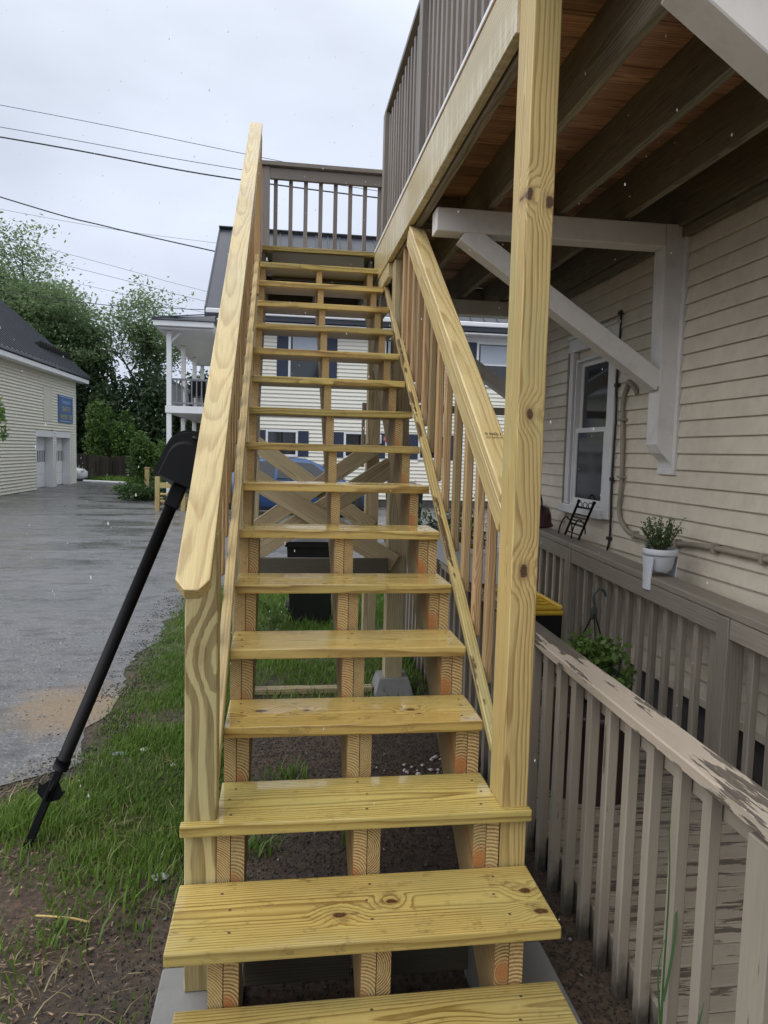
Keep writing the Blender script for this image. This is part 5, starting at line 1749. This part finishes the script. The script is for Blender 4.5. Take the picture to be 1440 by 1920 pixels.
def pebbles(name, X, Y, S, mat, flat=.6, z=0.0):
    n = len(X)
    base = np.array([[1, 0, 0], [-1, 0, 0], [0, 1, 0], [0, -1, 0], [0, 0, 1], [0, 0, -1]], float)
    T0 = np.array([[0, 2, 4], [2, 1, 4], [1, 3, 4], [3, 0, 4], [2, 0, 5], [1, 2, 5], [3, 1, 5], [0, 3, 5]])
    a = rng.uniform(0, 6.28, n)
    Sx = S[:, None] * rng.uniform(.6, 1.4, (n, 3)); Sx[:, 2] *= flat
    V = base[None] * Sx[:, None] * rng.uniform(.75, 1.2, (n, 6, 1))
    ca, sa = np.cos(a)[:, None], np.sin(a)[:, None]
    x = V[..., 0] * ca - V[..., 1] * sa + X[:, None]
    y = V[..., 0] * sa + V[..., 1] * ca + Y[:, None]
    zz = V[..., 2] + z + (S * flat * .3)[:, None]
    V = np.stack([x, y, zz], -1).reshape(-1, 3)
    T = (np.arange(n)[:, None, None] * 6 + T0[None]).reshape(-1, 3)
    return tri_mesh(name, V, T, mat, None, 'stuff')


def islandmat(name, c1, c2, rough=.7):
    t = NT(name)
    return t.fin(t.mix(t.geo('Random Per Island'), c1, c2), rough)


m_peb = islandmat('gravel_stones', (.05, .047, .045), (.22, .21, .19))
m_crumb = islandmat('soil_crumbs', (.010, .009, .008), (.050, .042, .035), .8)
m_chip = islandmat('wood_chips', (.060, .038, .026), (.27, .19, .12), .8)
nearsoil = lambda x, y: sst(x, -1.05, -.75) * sst(2.9 - y, 0, .8)
X, Y, k = scatter(26000, -1.1, .98, -1.0, 2.9, nearsoil)
pebbles('soil_crumbs', X, Y, rng.uniform(.0015, .006, len(X)), m_crumb, .7)
X, Y, k = scatter(500, -1.05, .98, -1.0, 2.9, lambda x, y: .4 * nearsoil(x, y))
pebbles('gravel', X, Y, rng.uniform(.003, .012, len(X)), m_peb, .6)
X, Y, k = scatter(70, .2, .75, .7, 1.5, lambda x, y: sst(.5 - math.hypot((x - .5), (y - 1.15)), 0, .3))
pebbles('gravel', X, Y, rng.uniform(.010, .022, len(X)), islandmat('pale_gravel', (.28, .24, .22), (.48, .42, .40)), .6)
X, Y, k = scatter(11000, -2.8, -.6, -1.3, .7, lambda x, y: sst(-.72 - x, 0, .35) * sst(fb(x, y, 1.2, 6), .3, .5))
n = len(X)
a = rng.uniform(0, 6.28, n)
Lc, Wc = rng.uniform(.003, .013, n), rng.uniform(.001, .0032, n)
d = np.stack([np.cos(a) * Lc, np.sin(a) * Lc, rng.uniform(-.4, .4, n) * Lc], 1)
s = np.stack([-np.sin(a) * Wc, np.cos(a) * Wc, rng.uniform(.2, .8, n) * Wc], 1)
C = np.stack([X, Y, rng.uniform(.002, .012, n)], 1)
V = np.stack([C - d - s, C + d - s, C + d + s, C - d + s], 1).reshape(-1, 3)
tri_mesh('wood_chips', V, np.arange(4 * n).reshape(n, 4), m_chip, None, 'stuff', n=4)
X, Y, k = scatter(7000, -4.2, -1.2, -.6, 4.5, lambda x, y: .5 * sst(-1.25 - x - .5 * max(0, 1.3 - y) + .25 * fb(x, y, 2), 0, .1))
pebbles('gravel', X, Y, rng.uniform(.002, .007, len(X)), m_peb, .6, .003)
X, Y, k = scatter(26000, -2.2, -1.0, .9, 6.6, lambda x, y: sst(.30 - abs(x + 1.38 + .9 * max(0, 1.4 - y)), 0, .22) * sst(fb(x, y, 3.), .35, .6))
pebbles('gravel', X, Y, rng.uniform(.002, .009, len(X)), m_crumb, .6, .002)
pebbles('gravel', X[::4] + .02, Y[::4], rng.uniform(.002, .008, len(X[::4])), m_peb, .6, .002)
# single stones in the grass
for k, (x, y, s, c, lb) in enumerate(((-1.16, 1.67, .030, (.20, .22, .26), 'flat blue grey stone lying in the gravel beside the grass'), (-.84, 1.50, .018, (.42, .41, .39), 'small white stone beside the left stair post'),
                                      (-1.03, 1.72, .024, (.36, .31, .30), 'pinkish white stone in the grass behind the grey stone'), (-.74, .44, .030, (.36, .36, .36), 'pale broken stone by the foot of the stairs'),
                                      (-.90, -.42, .022, (.32, .31, .33), 'grey stone in the dark soil near the concrete pad'), (-.28, .78, .026, (.45, .38, .32), 'tan stone on the soil under the stairs'))):
    V, F = lathe_geo([(.001, -.3), (.7, -.22), (1., .1), (.8, .42), (.35, .6), (.001, .62)], (0, 0, 0), 9)
    V = [(x + s * 1.3 * v[0] * (1 + .3 * mnoise.noise((v[0] * 2, v[1] * 2, k))), y + s * v[1] * (1 + .3 * mnoise.noise((v[0] * 2 + 9, v[1] * 2, k))), s * .5 * v[2] + .004) for v in V]
    tag(mobj('stone', V, F, plain('stone_%d' % k, c, .6, scale=60, var=.2)), lb, 'stone', 'stones along the stairs')
tw = tube('dry_stalk', smooth_path([(-1.14, .208, .022), (-1.09, .188, .030), (-1.0, .172, .026), (-.943, .165, .012)], 4), [.004] * 13, plain('straw', (.50, .36, .13), .6))
tag(tw, 'curved pale yellow stalk lying on the wood chips', 'stalk')
# weeds growing through the near pickets
WD = thing('picket_weed', (.78, -.5, 0), 'tall green weed growing up through the near pickets', 'weed')
def strap(name, pts, w, mat, parent):
    V, F = [], []
    P = smooth_path(pts, 5)
    for i, p in enumerate(P):
        t = i / (len(P) - 1)
        ww = w * (1 - t ** 2.2) + .0004
        V += [p + Vector((-ww, ww * .5, 0)), p + Vector((0, 0, ww * .35)), p + Vector((ww, -ww * .5, 0))]
    for i in range(len(P) - 1):
        for k in range(2): F.append((3 * i + k, 3 * i + k + 1, 3 * i + k + 4, 3 * i + k + 3))
    return mobj(name, V, F, mat, parent, smooth=True)
m_weed = plain('weed_green', (.035, .085, .022), .5)
strap('leaf', [(.792, -.70, 0), (.795, -.69, .3), (.80, -.68, .6), (.795, -.66, .82)], .0024, m_weed, WD)
strap('leaf', [(.792, -.70, .25), (.82, -.69, .42), (.83, -.66, .55), (.80, -.63, .60)], .003, m_weed, WD)
strap('leaf', [(.79, -.71, .02), (.77, -.73, .2), (.76, -.72, .36), (.79, -.70, .45)], .0024, m_weed, WD)
W2 = thing('picket_weed', (.78, -.85, 0), 'short leafy weed between the last near pickets and the end post', 'weed')
strap('leaf', [(.785, -.86, .0), (.79, -.85, .2), (.80, -.85, .30), (.82, -.84, .36)], .004, m_weed, W2)
strap('leaf', [(.785, -.86, .0), (.77, -.87, .1), (.75, -.88, .2), (.77, -.87, .27)], .005, m_weed, W2)
herb('leaves', (.785, -.86, .0), 6, .12, .05, 7, .022, m_leaf_br, W2)
W3 = thing('broadleaf_weed', (-.3, 4.3, 0), 'leafy weed growing in front of the black bin', 'weed')
herb('leaves', (-.36, 4.35, 0), 10, .42, .18, 10, .06, m_leaf_br, W3)
W4 = thing('broadleaf_weed', (1.9, .9, 0), 'low green plant in the dark gap by the house foundation', 'weed')
herb('leaves', (1.90, .75, .02), 14, .22, .14, 10, .05, m_leaf_md, W4)
herb('leaves', (1.90, .0, .02), 10, .18, .14, 10, .05, m_leaf_md, W4)

# ================================================================== trees
def tree(name, loc, H, spread, label, lm, seed, leaf=.22, nleaf=9000, first=.28, tr=.16, up_=.8, group=None, cl=.55, flat=.35, lean=(0, 0), depth=4):
    rs = random.Random(seed); rl = np.random.default_rng(seed)
    T = thing(name, loc, label, 'tree', group)
    mb = MB(); tips = []
    base = Vector(loc)

    def grow(p, d, L, r, lev):
        n = 4
        pts, rad = [p.copy()], [r]
        q = p.copy(); dd = d.copy()
        for i in range(n):
            dd = (dd + Vector((rs.gauss(0, .13), rs.gauss(0, .13), rs.gauss(.03, .08)))).normalized()
            q = q + dd * L / n
            pts.append(q.copy()); rad.append(r * (1 - .16 * (i + 1)))
            if lev >= 2: tips.append((q.copy(), lev))
            if lev < depth and (lev > 0 or i >= 1):
                for _ in range(2 if lev == 0 else rs.choice((1, 1, 2))):
                    a = rs.uniform(0, 6.283)
                    h = Vector((math.cos(a), math.sin(a), 0))
                    nd = (dd * (.55 if lev else .9) * up_ + h * rs.uniform(.5, 1.0) * spread + Vector((0, 0, .12 - .05 * lev))).normalized()
                    if rs.random() < (.95 if lev < 2 else .72):
                        grow(q, nd, L * rs.uniform(.48, .72), r * (.62 - .0 * lev) * (1 - .12 * i), lev + 1)
        mb.tube(pts, rad, 7 if lev < 2 else 4)
    tr0 = base + Vector((0, 0, -.3))
    d0 = Vector((lean[0], lean[1], 1)).normalized()
    fork = base + d0 * (H * first)
    mb.tube([tr0, base.lerp(fork, .5) + Vector((rs.gauss(0, .06), rs.gauss(0, .06), 0)), fork], [tr * 1.25, tr * 1.05, tr], 9)
    grow(fork, d0, H * .42, tr * .9, 0)
    mb.build('trunk', m_bark, T, smooth=True)
    k = rl.integers(0, len(tips), nleaf)
    tp = np.array([tuple(t[0]) for t in tips])
    C = tp[k] + rl.normal(size=(nleaf, 3)) * np.array([cl, cl, cl * flat])
    V, Q = leaf_arrays(C, leaf, .6, .42, rl)
    tri_mesh('crown', V, Q, lm, T, n=4)
    return T


def bush(name, loc, rx, ry, rz, label, lm, seed, n=5000, leaf=.16, cat='bush', group=None, stem=True, lumps=9):
    rl = np.random.default_rng(seed); rs = random.Random(seed)
    B = thing(name, loc, label, cat, group)
    cs_ = [(rs.uniform(-.6, .6), rs.uniform(-.6, .6), rs.uniform(.15, .85), rs.uniform(.28, .55)) for _ in range(lumps)]
    C = []
    for cx, cy, cz, r in cs_:
        m = n // lumps
        v = rl.normal(size=(m, 3)); v /= np.linalg.norm(v, axis=1)[:, None]
        v *= (r * rl.uniform(.55, 1.08, m) ** .6)[:, None]
        C.append(v + np.array([cx, cy, cz]))
    C = np.concatenate(C) * np.array([rx, ry, rz]) + np.array(loc)
    C = C[C[:, 2] > loc[2] + .02]
    V, Q = leaf_arrays(C, leaf, .8, .5, rl)
    mb = MB()
    for cx, cy, cz, r in cs_:
        p = Vector(loc) + Vector((cx * rx, cy * ry, cz * rz))
        mb.tube([Vector(loc) + Vector((cx * .12, cy * .12, -.05)), Vector(loc) + Vector((cx * rx * .5, cy * ry * .5, cz * rz * .6)), p], [.05, .035, .012], 5)
    mb.build('stems', m_bark, B)
    tri_mesh('foliage', V, Q, lm, B, n=4)
    return B


m_leaf_loc = leafmat('locust_leaves', (.10, .165, .08), (.27, .36, .17), .55)  # leaf colours lightened to stand in for rain haze over the distance
m_leaf_dk2 = leafmat('hedge_leaves', (.030, .055, .027), (.075, .12, .05), .3)
G_ = 'tall trees beyond the driveway'
tree('locust_tree', (-13.6, 37, -.3), 11.8, .85, 'tallest feathery locust tree rising behind the garage roof', m_leaf_loc, 3, .22, 19000, .24, .22, .8, G_)
tree('locust_tree', (-11.2, 39, -.3), 10.0, .9, 'feathery locust tree standing between the tallest tree and the sparse one', m_leaf_loc, 12, .22, 16000, .25, .20, .8, G_)
tree('locust_tree', (-8.3, 40, -.3), 9.0, .75, 'sparse thin limbed locust tree nearest the white porch', m_leaf_loc, 21, .21, 7500, .36, .17, .9, G_, .5)
tree('locust_tree', (-17.5, 40, -.3), 13.0, .9, 'locust tree at the left edge beyond the garage', m_leaf_loc, 33, .22, 22000, .3, .22, .8, G_)
k = 0
for x, y, rx, rz, lb in ((-12.6, 37.5, 2.6, 6.0, 'dark hedge tree hard behind the garage corner'), (-10.2, 38.5, 2.3, 5.6, 'dark hedge tree under the locusts left of the maple bush'), (-8.1, 37.6, 2.2, 5.0, 'dark hedge tree above the middle of the fence'),
                         (-6.4, 39.0, 2.2, 5.3, 'dark hedge tree above the rounded green shrub'), (-4.6, 41, 2.2, 5.2, 'dark conifer seen through the white porch'), (-2.6, 42, 2.2, 5.4, 'dark conifer at the right of the porch posts')):
    bush('hedge_tree', (x, y, -.3), rx, 1.9, rz * 1.02, lb, m_leaf_dk2 if k < 4 else m_leaf_dk, 50 + k, 17000, .24, 'tree', 'dark hedge trees behind the fence', lumps=14)
    k += 1
bush('maple_bush', (-8.75, 34.9, .9), 1.25, .9, 2.7, 'bright green maple bush in front of the dark hedge', m_leaf_br, 71, 2300, .20, lumps=8)
bush('maple_bush', (-7.75, 34.4, .75), 1.25, .7, 1.75, 'lower spreading green bush hanging over the fence', leafmat('bush_green', (.050, .105, .022), (.105, .19, .04), .3), 72, 1900, .19, lumps=7)
bush('round_shrub', (-5.75, 29.0, .1), 1.0, .9, 2.05, 'rounded bright green shrub beside the white porch post', m_leaf_br, 73, 5200, .15, lumps=13)
bush('garden_plants', (-4.7, 21.4, .0), 1.0, 1.1, .42, 'low bed of mixed green plants at the driveway edge', m_leaf_md, 74, 2600, .10, 'plants', lumps=12)
bush('garden_plants', (-4.3, 23.8, .0), .9, 1.0, .75, 'taller clump of green plants behind the new post', m_leaf_md, 75, 2200, .11, 'plants', lumps=10)
eb = bush('young_tree', (-6.30, 13.2, 1.75), .62, .6, .95, 'small leafy young tree poking in at the left edge', m_leaf_br, 76, 1900, .12, cat='tree', lumps=8)
tube('trunk', [(-6.30, 13.2, -.05), (-6.34, 13.2, .9), (-6.30, 13.2, 1.8)], [.045, .04, .03], m_bark, eb)
bush('porch_shrub', (1.9, 7.2, .0), .7, .6, 1.0, 'twiggy dark shrub behind the porch railing', m_leaf_dk, 77, 1800, .07, lumps=9)

# ================================================================== overhead wires
W_ = [((-30, 24, 14.7), (-9.68, 24, 12.85), (1.28, 24, 11.60), (16, 24, 10.2), .010, 'topmost thin wire crossing the sky', 0),
      ((-30, 24, 14.0), (-9.69, 24, 12.15), (-1.83, 24, 11.40), (16, 24, 10.1), .011, 'second thin wire just above the thick cable', 0),
      ((-30, 24, 13.5), (-9.70, 24, 11.83), (-.85, 24, 10.99), (16, 24, 10.3), .026, 'thick black cable crossing the sky to the right', 0),
      ((-24, 24, 13.5), (-9.73, 24, 9.90), (-6.32, 24, 9.17), (-2.2, 22.6, 8.15), .022, 'drooping black service cable running to the dark roof', 1),
      ((-26, 26, 12.2), (-9.7, 26, 10.0), (-2.9, 26, 9.4), (8, 26, 8.9), .006, 'faint thin wire below the drooping cable', 0),
      ((-30, 30, 14.0), (-8.6, 30, 9.5), (-3.5, 30, 8.40), (12, 30, 5.4), .007, 'upper of the three faint wires above the porch roof', 0),
      ((-30, 30, 13.2), (-8.0, 30, 8.9), (-3.5, 30, 7.98), (12, 30, 5.2), .008, 'middle of the three faint wires above the porch roof', 0),
      ((-30, 30, 12.2), (-8.0, 30, 8.3), (-3.5, 30, 7.5), (12, 30, 5.2), .007, 'lowest of the three faint wires above the porch roof', 0),
      ((-30, 24, 8.6), (-8.94, 24, 6.72), (-4.56, 24, 6.55), (-2.2, 22.5, 6.30), .013, 'lowest dark wire running past the trees to the porch roof', 1)]
for a, b, c, d, r, lb, _ in W_:
    o = tube('overhead_wire', smooth_path([a, b, c, d], 10), r, m_cable, None, 5)
    tag(o, lb, 'wire', 'overhead wires')

# ================================================================== rain
nr = 1000
rx_, ry_, rz_ = rng.uniform(-2.2, 2.4, nr), rng.uniform(-.5, 5.0, nr), rng.uniform(.3, 4.6, nr)
near = rng.uniform(0, 1, nr) < .0
base = np.array([[1, 0, 0], [-.5, .87, 0], [-.5, -.87, 0]])
prof = [(0, -1.6), (.85, -1.0), (1., -.4), (.6, .7), (0, 1.9)]
Vs, Ts = [], []
for q in range(nr):
    s = .0021 * rng.uniform(.7, 1.5)
    o = len(Vs)
    Vs.append((rx_[q], ry_[q], rz_[q] - 1.5 * s))
    for r, z in prof[1:4]:
        for k in range(5):
            a = k * 1.2566
            Vs.append((rx_[q] + s * r * math.cos(a), ry_[q] + s * r * math.sin(a), rz_[q] + z * s * 1.3))
    Vs.append((rx_[q], ry_[q], rz_[q] + 2.6 * s))
    for k in range(5):
        k2 = (k + 1) % 5
        Ts.append((o, o + 1 + k2, o + 1 + k))
        for j in range(2):
            a, b_ = o + 1 + j * 5, o + 6 + j * 5
            Ts += [(a + k, a + k2, b_ + k2), (a + k, b_ + k2, b_ + k)]
        Ts.append((o + 11 + k, o + 11 + k2, o + 16))
t = NT('rain_water')
trn = t.n.new('ShaderNodeBsdfTransparent'); trl = t.n.new('ShaderNodeBsdfTranslucent'); trl.inputs[0].default_value = (.97, .98, 1, 1)
mx1 = t.n.new('ShaderNodeMixShader'); mx2 = t.n.new('ShaderNodeMixShader'); mx1.inputs[0].default_value = .5; mx2.inputs[0].default_value = .45
t.l.new(t.p.outputs[0], mx1.inputs[1]); t.l.new(trl.outputs[0], mx1.inputs[2]); t.l.new(mx1.outputs[0], mx2.inputs[1]); t.l.new(trn.outputs[0], mx2.inputs[2]); t.l.new(mx2.outputs[0], t.out.inputs[0])
t.p.inputs['Transmission Weight'].default_value = .0
t.p.inputs['IOR'].default_value = 1.33
t.p.inputs['Roughness'].default_value = .25
rn_ = tri_mesh('raindrops', Vs, Ts, t.fin((.95, .97, 1.), None), None, 'stuff', smooth=True)
